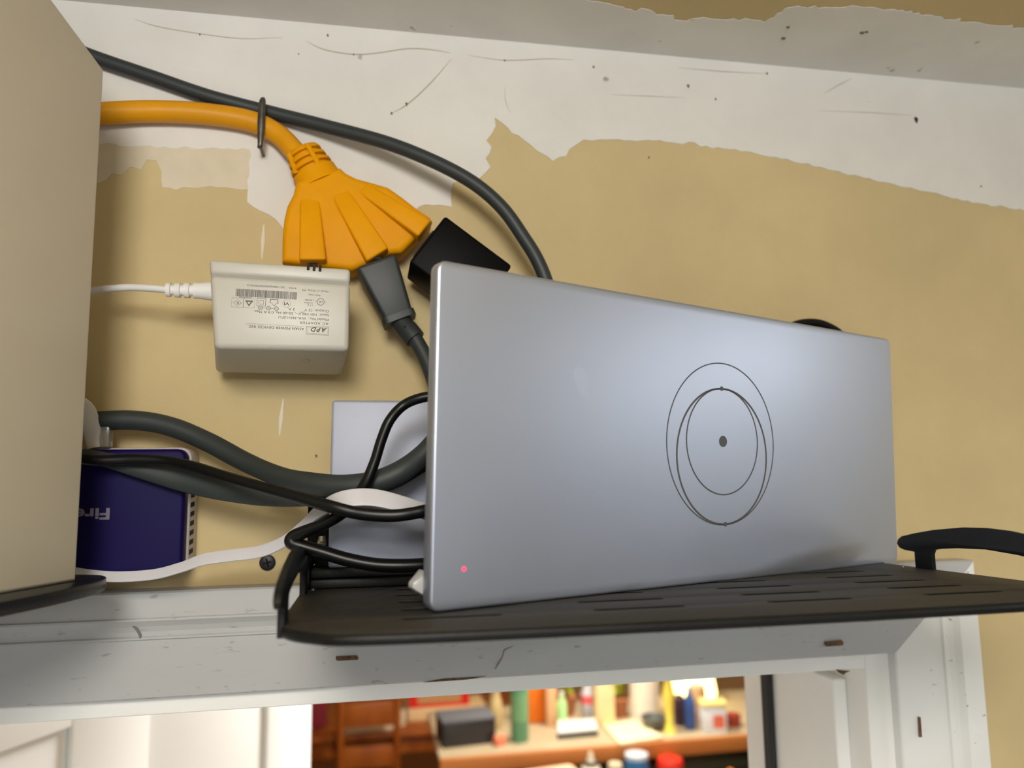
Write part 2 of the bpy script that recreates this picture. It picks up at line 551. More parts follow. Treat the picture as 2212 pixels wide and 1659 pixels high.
def casing(p0, p1, out, m0, m1):
    """p0, p1: inner-edge ends; out: outward direction; m0, m1: how much each end grows with the distance from the inner edge (mitre)"""
    p0, p1, out = Vector(p0), Vector(p1), Vector(out)
    d = (p1 - p0).normalized()
    bm = bmesh.new()
    e = []
    for p, s in ((p0, -m0), (p1, m1)):
        e.append([bm.verts.new(p + out * (CW - u) + d * (s * (CW - u)) + Vector((0, -h, 0))) for u, h in PROF])
    n = len(PROF)
    for i in range(n):
        bm.faces.new((e[0][i], e[0][(i + 1) % n], e[1][(i + 1) % n], e[1][i]))
    bm.faces.new(e[0][::-1])
    bm.faces.new(e[1])
    return tomesh(bm, 12)


t1 = thing('trim_1', 'white painted head casing over the doorway with chipped paint', None, (0, 0, CIZ), kind='structure')
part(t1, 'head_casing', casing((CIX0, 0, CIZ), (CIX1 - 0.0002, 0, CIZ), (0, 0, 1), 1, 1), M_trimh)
t2 = thing('trim_2', 'white painted side casing with two beads beside the tan wall', None, (CIX1, 0, 0), kind='structure')
part(t2, 'side_casing', casing((CIX1, 0, 0), (CIX1, 0, CIZ), (1, 0, 0), 0, 1), M_trim)
t3 = thing('trim_3', 'white painted side casing on the hinge side of the doorway', None, (CIX0, 0, 0), kind='structure')
part(t3, 'side_casing', casing((CIX0, 0, 0), (CIX0, 0, CIZ), (-1, 0, 0), 0, 1), M_trim)


def patch(t, name, pts, m, y, half=0.0003):
    part(t, name, plate([xz(pts)], half, 0, (0, y, 0), (1, 0, 0), (0, 0, 1)), m)


patch(t1, 'nail_slot', [(-0.0175, -0.0105, 2.0559), (-0.006, -0.0105, 2.0558), (-0.0049, -0.0105, 2.0544), (-0.0052, -0.0105, 2.0534), (-0.0167, -0.0105, 2.0535), (-0.0177, -0.0105, 2.0544)], M_wood_raw, -0.0106)
patch(t1, 'nail_slot', [(0.2916, -0.0105, 2.0484), (0.3036, -0.0105, 2.0487), (0.3048, -0.0105, 2.0472), (0.304, -0.0105, 2.0455), (0.2921, -0.0105, 2.0455), (0.2915, -0.0105, 2.0467)], M_wood_raw, -0.0106)
patch(t2, 'nail_slot', [(0.355, -0.0105, 1.9977), (0.3567, -0.0105, 1.9973), (0.3567, -0.0105, 1.9898), (0.3566, -0.0105, 1.9849), (0.3546, -0.0105, 1.9851), (0.3548, -0.0105, 1.9914)], M_wood_raw, -0.0106)
M_crackd = mat('dark_paint_crack', (120, 118, 114), 0.9)
part(t1, 'paint_crack', sweep([(p[0], -0.0140, p[2]) for p in [(-0.1285, -0.014, 2.0815), (-0.1265, -0.014, 2.079), (-0.1243, -0.014, 2.0766), (-0.1227, -0.014, 2.0736), (-0.1227, -0.014, 2.0719)]], 0.0007, 0.0005, (1, 0, 0), 4, 6, [.5, 1, 1, 1, .4]), M_crackd)
M_crackl = mat('pale_paint_crack', (150, 148, 146), 0.9)
part(t1, 'paint_crack', sweep([(p[0], -0.0100, p[2]) for p in [(0.0891, -0.01, 2.0592), (0.0856, -0.01, 2.0561), (0.0811, -0.01, 2.0542), (0.0799, -0.01, 2.0505), (0.0776, -0.01, 2.0469), (0.0753, -0.01, 2.0433)]], 0.0005, 0.0004, (1, 0, 0), 4, 6, [.5, 1, 1.4, .6, 1, .6]), M_crackl)
patch(t1, 'paint_chip', [(0.0328, -0.0088, 2.0381), (0.045, -0.0088, 2.0395), (0.0615, -0.0088, 2.0393), (0.0699, -0.0088, 2.0394), (0.0588, -0.0088, 2.0382), (0.0464, -0.0088, 2.0381)], M_wood_raw, -0.0086)

# door frame
jf = thing('trim_4', 'white painted door jamb with stop and black weatherstrip', None, (0, 0, 0), kind='structure')
M_jamb = mat('white_jamb_paint', (246, 245, 240), 0.45, var=0.02, vscale=15)
part(jf, 'head_jamb', box(DX0, DX1, -0.0005, 0.115, DZ, DZ + JT, 0.0006, 1), M_jamb)
part(jf, 'side_jamb', box(DX1, DX1 + JT, -0.0005, 0.125, 0, DZ + JT, 0.0006, 1), M_jamb)
part(jf, 'side_jamb', box(DX0 - JT, DX0, -0.0005, 0.125, 0, DZ + JT, 0.0006, 1), M_jamb)
part(jf, 'door_stop', box(DX1 - 0.010, DX1, 0.022, 0.115, 0, DZ - 0.012, 0.0008, 1), M_jamb)
part(jf, 'door_stop', box(DX0, DX0 + 0.010, 0.022, 0.115, 0, DZ - 0.012, 0.0008, 1), M_jamb)
part(jf, 'door_stop', box(DX0 + .0105, DX1 - .0105, 0.062, 0.115, DZ - 0.011, DZ - 0.0001, 0.0008, 1), M_jamb)
part(jf, 'weatherstrip', box(DX1 - 0.015, DX1 - 0.0102, 0.104, 0.117, 0.02, DZ - 0.012, 0.002, 3), mat('black_weatherstrip', (30, 30, 30), 0.6))
part(jf, 'strike_jamb', box(DX1 - 0.012, DX1 + 0.03, 0.1172, 0.150, 0, DZ, 0.0006, 1), M_jamb)
patch(jf, 'paint_chip', [(0.3043, -0.0005, 2.0281), (0.31, -0.0005, 2.0272), (0.3147, -0.0005, 2.0266), (0.3112, -0.0005, 2.0256), (0.3097, -0.0005, 2.0243), (0.3065, -0.0005, 2.0259)], M_wood_raw, -0.0007, 0.0002)

# the open panelled door: hinged at the far side of the frame, swung into the kitchen
HG = Vector((DX0 + 0.016, 0.135, 0))
TH = R(28.5)
dm = Matrix((( math.sin(TH), -math.cos(TH), 0, HG.x), (math.cos(TH), math.sin(TH), 0, HG.y), (0, 0, 1, 0), (0, 0, 0, 1)))
M_door = mat('white_door_paint', (236, 237, 235), 0.4)
door = thing('door_1', 'open white six-panel door swung into the kitchen', None, mtx=dm, kind='structure')
ZT = 1.905
DW = 0.80
part(door, 'door_slab', box(0, DW, 0.0, 0.030, 0.01, 2.02, 0.001, 1), M_door, local=True)
frames = []
for (a, b, z0, z1) in ((0.0, 0.115, 0.01, 2.02), (DW - 0.115, DW, 0.01, 2.02), (0.345, 0.455, 0.01, 2.02)):
    part(door, 'stile', box(a, b, -0.008, 0.0, z0, z1, 0.003, 2), M_door, local=True)
for (a, b) in ((0.115, 0.345), (0.455, 0.685)):
    for z0, z1 in ((ZT, 2.02), (1.58, 1.66), (0.86, 1.02), (0.01, 0.24)):
        part(door, 'rail', box(a, b, -0.008, 0.0, z0, z1, 0.003, 2), M_door, local=True)
    for z0, z1 in ((1.66, ZT), (1.02, 1.58), (0.24, 0.86)):
        part(door, 'panel', hexa([(a + .006, -.0002, z0 + .006), (b - .006, -.0002, z0 + .006), (b - .006, -.0002, z1 - .006), (a + .006, -.0002, z1 - .006),
                                  (a + .046, -.008, z0 + .046), (b - .046, -.008, z0 + .046), (b - .046, -.008, z1 - .046), (a + .046, -.008, z1 - .046)]), M_door, local=True)
part(door, 'knob', lathe([(0.03, 0), (0.03, 0.006), (0.012, 0.01), (0.012, 0.03), (0.027, 0.045), (0.027, 0.06), (0.012, 0.068)], (DW - 0.065, -0.008, 0.94), (0, -1, 0)), M_steel, local=True)

# ---------------------------------------------------------------- metal shelf
KS = -0.02


def zs(y):
    return 2.103 + KS * (y + 0.165)


SX0, SX1, SB, SF = -0.0325, 0.3165, -0.034, -0.2035
sm = Matrix.Translation((0, -0.165, 2.103)) @ Matrix.Rotation(math.atan(KS), 4, 'X')
shelf = thing('wall_shelf', 'black metal wall shelf with slotted tray and arched side rails', 'shelf', mtx=sm)
yl = lambda y: y + 0.165
front = [(SX1, yl(-0.168)), (SX1 - .004, yl(-0.184)), (SX1 - .014, yl(-0.196)), (SX1 - .03, yl(SF)), (0.22, yl(SF - .003)), (0.142, yl(SF - .004)), (0.06, yl(SF - .003)), (SX0 + .03, yl(SF)), (SX0 + .014, yl(-0.196)), (SX0 + .004, yl(-0.184)), (SX0, yl(-0.168))]
outer = [(SX0, yl(SB)), (SX1, yl(SB))] + front
holes = []
for cx in (0.0325, 0.108, 0.1835, 0.257):
    for ry in (-0.0530, -0.0780, -0.1025, -0.1270, -0.1515, -0.1755):
        holes.append(rrect(cx - 0.0195, cx + 0.0195, yl(ry) - 0.0027, yl(ry) + 0.0027, 0.0026, 4)[::-1])
tray = part(shelf, 'tray', plate([outer] + holes, 0.0010, 0.0002, (0, 0, -0.001), seg=2), M_tray, local=True)
M_slot = mat('slot_shade_black', (6, 6, 6), 0.9, spec=0.1)  # black strips in the slots stand in for the shade inside them
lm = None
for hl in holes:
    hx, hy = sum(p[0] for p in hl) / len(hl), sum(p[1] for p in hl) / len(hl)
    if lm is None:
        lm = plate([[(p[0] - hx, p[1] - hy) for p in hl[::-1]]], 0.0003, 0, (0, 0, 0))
    lo_ = part(tray, 'slot_shade', lm, M_slot, local=True)
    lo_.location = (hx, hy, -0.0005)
# rolled front edge
part(shelf, 'front_edge', sweep([(p[0], p[1], -0.0022) for p in front], 0.0020, 0.0012, (0, 0, 1), 4, 10), M_black, local=True)
half_up = [(-.058, -.0412), (-.0592, -.0385), (-.0625, -.0365), (-.0743, -.0339), (-.09, -.0311), (-.111, -.0286), (-.1265, -.0280)]
half_lo = [(-.1265, -.0390), (-.1065, -.0400), (-.0920, -.0416), (-.0880, -.0426), (-.0866, -.0450), (-.0866, -.0560), (-.0728, -.0560), (-.0728, -.0448), (-.0640, -.0444), (-.0600, -.0434)]
mir = lambda L: [(-.2530 - a, b) for a, b in L]
rail = half_up + mir(half_up)[::-1][1:] + mir(half_lo)[::-1] + half_lo[1:]
for rx in (SX0 + 0.0015, SX1 - 0.0015):
    part(shelf, 'side_rail', plate([[(a, b + 2.155) for a, b in rail]], 0.0014, 0.0004, (rx, 0, 0), (0, 1, 0), (0, 0, 1)), M_black)
# rear clamp: two stacked bars on the tray's back, wall plate behind
zb = zs(-0.05) + 0.0006
part(shelf, 'clamp_bar', box(-0.0290, 0.150, -0.066, -0.036, zb, zb + 0.0046, 0.0010), M_black)
part(shelf, 'clamp_bar', box(-0.0290, 0.150, -0.064, -0.036, zb + 0.0050, zb + 0.0096, 0.0010), M_black)
part(shelf, 'clamp_plate', plate([rrect(-0.068, -0.034, zb - 0.0002, zb + 0.013, 0.004)], 0.001, 0.0003, (-0.0302, 0, 0), (0, 1, 0), (0, 0, 1)), M_black)
part(shelf, 'wall_plate', box(0.06, 0.20, -0.036, 0.0, 2.0985, 2.135, 0.001), M_black)
part(shelf, 'rivet', lathe([(0.0012, 0), (0.0010, 0.0006), (0.0003, 0.001)], (-0.0270, -0.070, zs(-0.07) + 0.0003), (0, 0, 1), 12), M_steel)
part(shelf, 'rivet', lathe([(0.0012, 0), (0.0010, 0.0006), (0.0003, 0.001)], (0.3080, -0.070, zs(-0.07) + 0.0003), (0, 0, 1), 12), M_steel)

# ---------------------------------------------------------------- large aluminium panel device
dt = Vector((0.9194, 0.3931, -0.0103)).normalized()
du = Vector((0.0234, -0.0287, 0.9993)).normalized()
dn = du.cross(dt) * -1
dn = dt.cross(du) * -1 if dn.y < 0 else dn
if dn.y < 0:
    dn = -dn
du = dn.cross(dt) if dn.cross(dt).z > 0 else dt.cross(dn)
LD, HD = 0.3330, 0.1430
mm = Matrix((dt, dn, du)).transposed().to_4x4()
mm.translation = Vector((0.0242, -0.1668, 2.1030)) + du * 0.0004
dev = thing('network_device', 'large grey aluminium panel device with orbit logo standing on the black shelf', 'network device', mtx=mm)
dpan = part(dev, 'front_panel', plate([rrect(0, LD, 0, HD, 0.0045, 6)], 0.0036, 0.0014, (0, 0.0036, 0), (1, 0, 0), (0, 0, 1), 3), M_alu, local=True)
part(dev, 'rear_housing', box(0.03, 0.24, 0.0072, 0.026, 0.012, HD - 0.012, 0.004, 3), M_dark, local=True)


def ellring(cx, cy, rx, ry, w, n=96):
    o = [(cx + (rx + w / 2) * math.cos(2 * math.pi * k / n), cy + (ry + w / 2) * math.sin(2 * math.pi * k / n)) for k in range(n)]
    i = [(cx + (rx - w / 2) * math.cos(2 * math.pi * k / n), cy + (ry - w / 2) * math.sin(2 * math.pi * k / n)) for k in range(n)]
    return [o, i[::-1]]


def from_box(pl, pr, pt, pb):
    return ((pl[0] + pr[0]) / 2, (pt[1] + pb[1]) / 2, (pr[0] - pl[0]) / 2, (pt[1] - pb[1]) / 2)


RINGS = (from_box(*[(0.1302, 0.0734), (0.2123, 0.0758), (0.1672, 0.1136), (0.1723, 0.0288)]), from_box(*[(0.1372, 0.0667), (0.2061, 0.068), (0.1698, 0.1), (0.1723, 0.0291)]), from_box(*[(0.1442, 0.0738), (0.1989, 0.0729), (0.1698, 0.1), (0.1726, 0.0444)]))
for (cx, cy, rx, ry), w in zip(RINGS, (0.0006, 0.0010, 0.0007)):
    part(dpan, 'logo_ring', plate(ellring(cx, cy, rx, ry, w), 0.00006, 0, (0, -0.00006, 0), (1, 0, 0), (0, 0, 1)), M_logo, local=True)
for (c, r) in (((0.1714, 0.0722), 0.0029), ((0.1709, 0.1001), 0.0012), ((0.1723, 0.0291), 0.0012)):
    part(dpan, 'logo_dot', plate([arc(c[0], c[1], r, 0, 345, 23)], 0.0001, 0, (0, -0.0001, 0), (1, 0, 0), (0, 0, 1)), M_logo, local=True)
led = (0.0152, 0.0162)
part(dpan, 'status_light', lathe([(0.0009, 0), (0.0009, 0.0001)], (led[0], 0, led[1]), (0, -1, 0), 20), mat('red_status_light', (255, 40, 70), 0.4, emit=4.0), label='lit red status light', local=True)
M_smudge = mat('faint_finger_smudge', (183, 190, 205), 0.42, metal=0.85)
sm_ = (0.0764, 0.0964)
part(dpan, 'smudge', plate([[(sm_[0] + .0042 * math.cos(a) * (1 + .1 * math.sin(3 * a)) + .003 * math.sin(a) * -.6, sm_[1] + .0085 * math.sin(a) * (1 + .1 * math.cos(2 * a))) for a in [k * .314 for k in range(20)]]], 0.00003, 0, (0, -0.00003, 0), (1, 0, 0), (0, 0, 1)), M_smudge, local=True)
part(dev, 'plastic_foot', hexa([(-0.0030, 0.0095, 0.0085), (0.004, 0.008, 0.004), (0.004, 0.018, 0.004), (-0.0030, 0.014, 0.0085), (-0.0028, 0.0095, 0.0105), (0.004, 0.008, 0.0150), (0.004, 0.018, 0.0150), (-0.0028, 0.014, 0.0105)], 0.0006), mat('clear_white_plastic', (205, 205, 208), 0.3, trans=0.3), label='small clear-white plastic corner foot', local=True)

# ---------------------------------------------------------------- small silver box behind
sb0, sb1 = -0.0196, 0.0680
zsb = zb + 0.0098
sbx = thing('modem_box', 'small silver box with coax connector standing behind the grey panel', 'modem', (0.02, -0.05, zsb))
part(sbx, 'shell', hexa([(sb0 - .0008, -0.062, zsb), (sb1, -0.062, zsb), (sb1, -0.040, zsb), (sb0 - .0008, -0.040, zsb), (sb0, -0.060, 2.1990), (sb1, -0.060, 2.1990), (sb1, -0.040, 2.1990), (sb0, -0.040, 2.1990)], 0.0016, 3), M_alus)
part(sbx, 'rear_case', box((-0.0326, -0.04, 2.1284)[0], sb1 - 0.004, -0.0396, -0.012, zsb, (-0.0329, -0.04, 2.1449)[2], 0.001), M_dark)
bay = part(sbx, 'side_bay', box((-0.0275, -0.05, 2.1289)[0], sb0 - 0.001, -0.0530, -0.0398, zsb, (-0.032, -0.05, 2.1383)[2], 0.0006), M_dark)
cx_ = (-0.024, -0.055, 2.1231)
part(bay, 'coax_connector', lathe([(0.0030, 0), (0.0030, 0.002), (0.0024, 0.0022), (0.0024, 0.0030), (0.0026, 0.0032), (0.0024, 0.0036), (0.0026, 0.0042), (0.0024, 0.0046), (0.0026, 0.0052), (0.0024, 0.0056), (0.0018, 0.0080)], (cx_[0] , -0.0532, cx_[2] - 0.004), (0, 0, 1), 16), mat('nickel', (190, 185, 165), 0.3, metal=0.9), label='threaded metal coax connector')

# ---------------------------------------------------------------- white tower router
rp0 = Vector((-0.1346, -0.0787, 2.111))
rd = Vector((-0.0163, -0.0384, 0)).normalized()          # along the broad face, towards the viewer
rn = Vector((0.9205, -0.3907, 0))                        # broad face looks this way
rm = Matrix((rd, -rn, Vector((0, 0, 1)))).transposed().to_4x4()
rm.translation = Vector((rp0.x, rp0.y, 2.105))
router = thing('tower_router', 'tall cream-white router tower with slanted top on a black oval base', 'router', mtx=rm)


W_ = 0.182
rtop = 0.2606
part(router, 'shell', plate([[(0.0, 0.006), (W_, 0.006), (W_, rtop + 0.0427), (0.090, rtop + 0.0427), (0.0, rtop + 0.0006)]], 0.0175, 0.0016, (0, 0.0175, 0), (1, 0, 0), (0, 0, 1), 3), M_router, local=True)
base_o = []
for k in range(48):
    a = 2 * math.pi * k / 48
    ca, sa = math.cos(a), math.sin(a)
    base_o.append((0.088 + 0.112 * math.copysign(abs(ca) ** 0.75, ca), 0.016 + 0.036 * math.copysign(abs(sa) ** 0.75, sa)))
part(router, 'base', plate([base_o], 0.003, 0.0008, (0, 0, 0.003), (1, 0, 0), (0, 1, 0)), mat('black_router_base', (20, 21, 24), 0.35, var=0.1), label='black oval base plate', local=True)
# its own small bracket shelf, out past the picture's edge
bs = thing('bracket_shelf', 'small black bracket shelf carrying the white router tower', 'shelf', (-0.28, 0, 2.10))
part(bs, 'board', box(-0.42, -0.205, -0.24, -0.016, 2.1000, 2.1049, 0.001), M_black)
part(bs, 'wall_flange', box(-0.42, -0.205, -0.0158, 0.0, 2.1010, 2.140, 0.001), M_black)

# ---------------------------------------------------------------- indigo network box
pf = -0.030
px1 = (-0.0985, -0.03, 2.1419)[0]
pz0, pz1 = (-0.0993, -0.03, 2.1074)[2], (-0.0994, -0.03, 2.1752)[2]
px0 = px1 - 0.088
pb = thing('firewall_box', 'indigo-fronted small network box with white vented sides on the wall', 'network device', ((px0 + px1) / 2, 0, pz0))
pbs = part(pb, 'shell', plate([rrect(px0, px1 + 0.0006, pz0 - 0.0002, pz1 + 0.0008, 0.006)], 0.0105, 0.0015, (0, -0.0105, 0), (1, 0, 0), (0, 0, 1), 3), mat('white_vented_shell', (200, 192, 196), 0.45))
pbc = part(pb, 'front_cover', plate([rrect(px0 + .0006, px1 - .0002, pz0, pz1 - 0.0004, 0.005)], 0.0048, 0.0022, (0, -0.0256, 0), (1, 0, 0), (0, 0, 1), 3), M_purple)
vz = [(-0.1032, -0.015, 2.1529)[2] - 0.0052 * k for k in range(8)]
for k, z in enumerate(vz):
    part(pbs, 'vent', hexa([(px1 - .001, -0.0185, z), (px1 + .0008, -0.0185, z), (px1 + .0008, -0.0095, z + .0006), (px1 - .001, -0.0095, z + .0006), (px1 - .001, -0.0185, z + 0.0026), (px1 + .0008, -0.0185, z + 0.0026), (px1 + .0008, -0.0095, z + 0.0032), (px1 - .001, -0.0095, z + 0.0032)]), M_dark)
for px_ in (0.012, 0.026):
    part(pbs, 'port', box(px1 - px_ - 0.008, px1 - px_, -0.014, -0.009, pz1 + 0.0004, pz1 + 0.0011), M_dark)
te = (-0.1362, -0.0306, 2.1369)
part(pbc, 'lettering', text('Fire', 0.0178, 0.0058, (te[0], -0.0305, te[2] + 0.0063), (-1, 0, 0), (0, 0, -1), 0.0001, bold=0.03), M_silverprint, label='silver upside-down lettering')

# ---------------------------------------------------------------- yellow extension cord with three-way end
ty0, ty1 = -0.0030, -0.0255
tap = thing('extension_cord', 'yellow extension cord with fan-shaped three-outlet end', 'extension cord', (-0.0171, 0, 2.2883))
bo = xz([(-0.044, -0.024, 2.334), (-0.0457, -0.024, 2.3258), (-0.049, -0.024, 2.3185), (-0.0506, -0.024, 2.3099), (-0.0512, -0.024, 2.2999), (-0.0511, -0.024, 2.2842), (-0.0297, -0.024, 2.2825), (-0.0109, -0.024, 2.2807), (-0.0022, -0.024, 2.2844), (0.0117, -0.024, 2.2918), (0.0186, -0.024, 2.2927), (0.0231, -0.024, 2.2975), (0.0309, -0.024, 2.3066), (0.0371, -0.024, 2.3133), (0.036, -0.024, 2.3156), (0.0275, -0.024, 2.3211), (0.0185, -0.024, 2.3279), (0.0101, -0.024, 2.3336), (-0.0005, -0.024, 2.3362), (-0.0088, -0.024, 2.3381), (-0.0149, -0.024, 2.3409), (-0.0185, -0.024, 2.3442)])
tob = part(tap, 'outlet_body', plate([bo], (ty0 - ty1) / 2, 0.0035, (0, (ty0 + ty1) / 2, 0), (1, 0, 0), (0, 0, 1), 4), M_yel)


def ridge(a0, a1, b1, b0, h0, h1):
    """a wedge of the body's face: a0-a1 its narrow upper end, b0-b1 the outlet end"""
    y = ty1 + 0.004
    c = []
    for p, h in ((a0, h0), (a1, h0), (b1, h1), (b0, h1)):
        c.append((p[0], y, p[2], h))
    low_ = [(p[0], p[1], p[2]) for p in c]
    g = Vector((sum(p[0] for p in c) / 4, 0, sum(p[2] for p in c) / 4))
    top = [(p[0] + (g.x - p[0]) * .05, ty1 - p[3], p[2] + (g.z - p[2]) * .03) for p in c]
    return hexa(low_ + top, 0.0014, 3)


for q in ([(-0.0419, -0.03, 2.3237), (-0.03, -0.03, 2.3233), (-0.0249, -0.03, 2.2835), (-0.0409, -0.03, 2.2829)], [(-0.0242, -0.03, 2.3264), (-0.0135, -0.03, 2.3305), (0.0113, -0.03, 2.2923), (-0.0019, -0.03, 2.2833)], [(-0.0091, -0.03, 2.3296), (-0.0027, -0.03, 2.3352), (0.0366, -0.03, 2.3106), (0.0288, -0.03, 2.2999)]):
    part(tob, 'outlet_rib', ridge(q[0], q[1], q[2], q[3], 0.0002, 0.0078), M_yel)
n0, n1 = Vector((-0.0421, -0.014, 2.3588)), Vector((-0.0301, -0.014, 2.3358))
prof = []
path = []
ks = [0, .04, .10, .16, .18, .24, .26, .34, .36, .42, .44, .52, .54, .60, .62, .72, .84, 1.0]
ss = [.52, .76, .84, .86, .70, .70, .92, .94, .76, .76, 1.0, 1.02, .84, .84, 1.06, 1.08, 1.12, 1.2]
tsr = part(tap, 'strain_relief', sweep([n0 + (n1 - n0) * k for k in ks], 0.0128, 0.0110, (0.92, 0, 0.38), 1, 24, ss, smooth=False), M_yel)
nd = (n1 - n0)
for s in (0.0, 1.0):
    sd = Vector((0.92, 0, 0.38)) * (0.0035 if s else -0.0105)
    o_ = -0.0098 if s else -0.0052
    part(tsr, 'relief_bar', sweep([n0 + nd * k + sd * (0.8 + .3 * k) + Vector((0, o_ - .0012 * k, 0)) for k in (.10, .35, .62)], 0.0016, 0.0010, None, 3, 8), M_yel)
part(tap, 'cord', sweep([(-0.5254, -0.0085, 2.3266), (-0.3704, -0.0085, 2.3475), (-0.251, -0.0085, 2.3638), (-0.1982, -0.0085, 2.3695), (-0.158, -0.0078, 2.376), (-0.1303, -0.0074, 2.3796), (-0.1012, -0.0072, 2.3804), (-0.074, -0.0072, 2.3777), (-0.0572, -0.0078, 2.3699), (-0.0467, -0.011, 2.3586), (-0.0386, -0.014, 2.3501)], 0.0066, n=8, sides=16), M_yelcord)
for c_, w_ in (((-0.0333, -0.026, 2.2838), 0.005), ((0.0042, -0.031, 2.2872), 0.0035)):
    part(tob, 'outlet_slot', box(c_[0] - w_ / 2, c_[0] + w_ / 2, c_[1] - 0.0012, c_[1] + 0.001, c_[2] - 0.0016, c_[2] + 0.0002, 0.0002), M_hole)

# ---------------------------------------------------------------- white power adapter
ad = thing('power_adapter', 'white wall-wart power adapter with printed label and ribbed cable boot', 'power adapter', (-0.05, -0.04, 2.22))
FTL, FTR, FBL, FBR = Vector((-0.0832, -0.066, 2.2724)), Vector((-0.0106, -0.066, 2.2701)), Vector((-0.0791, -0.066, 2.2254)), Vector((-0.0108, -0.066, 2.2251))
BTL, BTR = Vector((FTL.x - 0.0060, -0.014, FTL.z - 0.0055)), Vector((FTR.x - 0.0050, -0.014, FTR.z - 0.0055))
BBL, BBR = Vector((-0.0876, -0.015, 2.2191)), Vector((-0.0163, -0.015, 2.2183))
SMT = 0.165
mixv = lambda a, b, t: a + (b - a) * t
FSL, FSR, BSL, BSR = mixv(FTL, FBL, SMT), mixv(FTR, FBR, SMT + .015), mixv(BTL, BBL, SMT), mixv(BTR, BBR, SMT)
gap = Vector((0, 0, -0.0003))
ads = part(ad, 'lower_shell', hexa([FBL, FBR, BBR, BBL, FSL + gap, FSR + gap, BSR + gap, BSL + gap], 0.0028, 4), M_white)
adc = part(ad, 'top_cap', hexa([FSL - gap * 0, FSR - gap * 0, BSR - gap * 0, BSL - gap * 0, FTL, FTR, BTR, BTL], 0.0020, 4), M_white)
part(ad, 'seam', hexa([FSL + Vector((.0008, .0008, -.0025)), FSR + Vector((-.0008, .0008, -.0025)), BSR + Vector((-.0008, -.0008, -.0025)), BSL + Vector((.0008, -.0008, -.0025)), FSL + Vector((.0008, .0008, .0025)), FSR + Vector((-.0008, .0008, .0025)), BSR + Vector((-.0008, -.0008, .0025)), BSL + Vector((.0008, -.0008, .0025))]), mat('adapter_seam', (150, 146, 134), 0.6))
fx = (FTR - FTL).normalized()
fn = (FTR - FTL).cross(FBL - FTL).normalized()
if fn.y > 0:
    fn = -fn
fz = fx.cross(fn)
if fz.z < 0:
    fz = -fz
tx, tz = -fx, -fz                                        # the label is upside down


def face(p, lift=0.0001):
    """adapter face millimetres (from the upper corner beside the cable, down) to the room"""
    return FTL + fx * (p[0] / 1000) - fz * (p[1] / 1000) + fn * lift


LB = []


def line(s, p_start, width, height, **kw):
    """p_start: where the text starts and its baseline, in face millimetres"""
    LB.append(text(s, width / 1000, height / 1000, face(p_start, 0), tx, tz, 0.00012, **kw))


def fpoly(pts, holes=()):
    loops = [[(p[0] / 1000, -p[1] / 1000) for p in pts]] + [[(p[0] / 1000, -p[1] / 1000) for p in h][::-1] for h in holes]
    LB.append(plate(loops, 0.00003, 0, FTL + fn * 0.00010, fx, fz))


def frame(x0, x1, y0, y1, w):
    fpoly([(x0, y0), (x1, y0), (x1, y1), (x0, y1)], [[(x0 + w, y0 + w), (x1 - w, y0 + w), (x1 - w, y1 - w), (x0 + w, y1 - w)]])


def fring(cx, cy, r, w):
    fpoly(arc(cx, cy, r, 0, 350, 24), [arc(cx, cy, r - w, 0, 350, 24)])


a = (62.44, 33.53)
line('APD', (61.72, 33.45), 8.2, 2.3, shear=0.3, bold=0.03, spacing=1.3)
q = [(51.20, 33.30), (62.92, 37.72)]
frame(q[0][0], q[1][0], q[0][1] - 0.4, q[1][1] - 0.3, 0.13)
frame(q[0][0] + .6, q[1][0] - .6, q[0][1] + .2, q[1][1] - 0.9, 0.08)
line('ASIAN POWER DEVICES INC.', (50.00, 34.01), 28.6, 1.35, spacing=1.15, bold=0.012)
fpoly([(q[0][0] - 1.6, q[0][1] - .1), (q[0][0] - 31, q[0][1] - .1), (q[0][0] - 31, q[0][1] - .02), (q[0][0] - 1.6, q[0][1] - .02)])
line('AC ADAPTER', (62.44, 30.54), 14.8, 1.35, spacing=1.1)
line('Model No.: WA-36N12FU', (62.44, 28.30), 25.8, 1.35)
line('Input: 100-240 V~, 50-60 Hz, 0.9 A Max.', (62.44, 25.94), 38.5, 1.3)
line('Output: 12 V       3 A', (62.44, 23.70), 21.0, 1.3)
o3 = (47.61, 25.34)
for k in range(3):
    fpoly([(o3[0] + k * .8, o3[1]), (o3[0] + k * .8 + .6, o3[1]), (o3[0] + k * .8 + .6, o3[1] + .15), (o3[0] + k * .8, o3[1] + .15)])
fpoly([(o3[0], o3[1] + .5), (o3[0] + 2.2, o3[1] + .5), (o3[0] + 2.2, o3[1] + .65), (o3[0], o3[1] + .65)])
line('Made in China  P3', (61.48, 13.07), 13.4, 1.0)
line('Power Supply', (57.42, 15.59), 6.2, 0.8)
line('E178074', (53.59, 19.95), 4.2, 0.7)
line('LISTED', (54.07, 18.43), 4.4, 0.75, bold=0.01)
line('I.T.E.', (53.83, 21.18), 3.0, 0.7)
u = (57.89, 19.41)
fring(u[0], u[1], 1.95, 0.22)
line('UL', (u[0] + 1.0, u[1] - .5), 2.0, 1.2, shear=0.2)
line('c', (u[0] + 2.9, u[1] - .2), 0.5, 0.6)
line('us', (u[0] - 2.2, u[1] - .2), 0.9, 0.6)
v = (40.43, 21.48)
fring(v[0], v[1], 2.1, 0.08)
line('VI', (v[0] + 1.35, v[1] - .75), 2.7, 1.6, bold=0.02)
hh = (33.97, 21.30)
hs = [(-2.0, -1.9), (2.0, -1.9), (2.2, .3), (1.3, .4), (0.1, 2.0), (-1.2, .4), (-2.2, .2)]
fpoly([(hh[0] + a_, hh[1] + b_) for a_, b_ in hs], [[(hh[0] + a_ * .86, hh[1] + b_ * .86 - .02) for a_, b_ in hs]])
s2 = (27.51, 21.50)
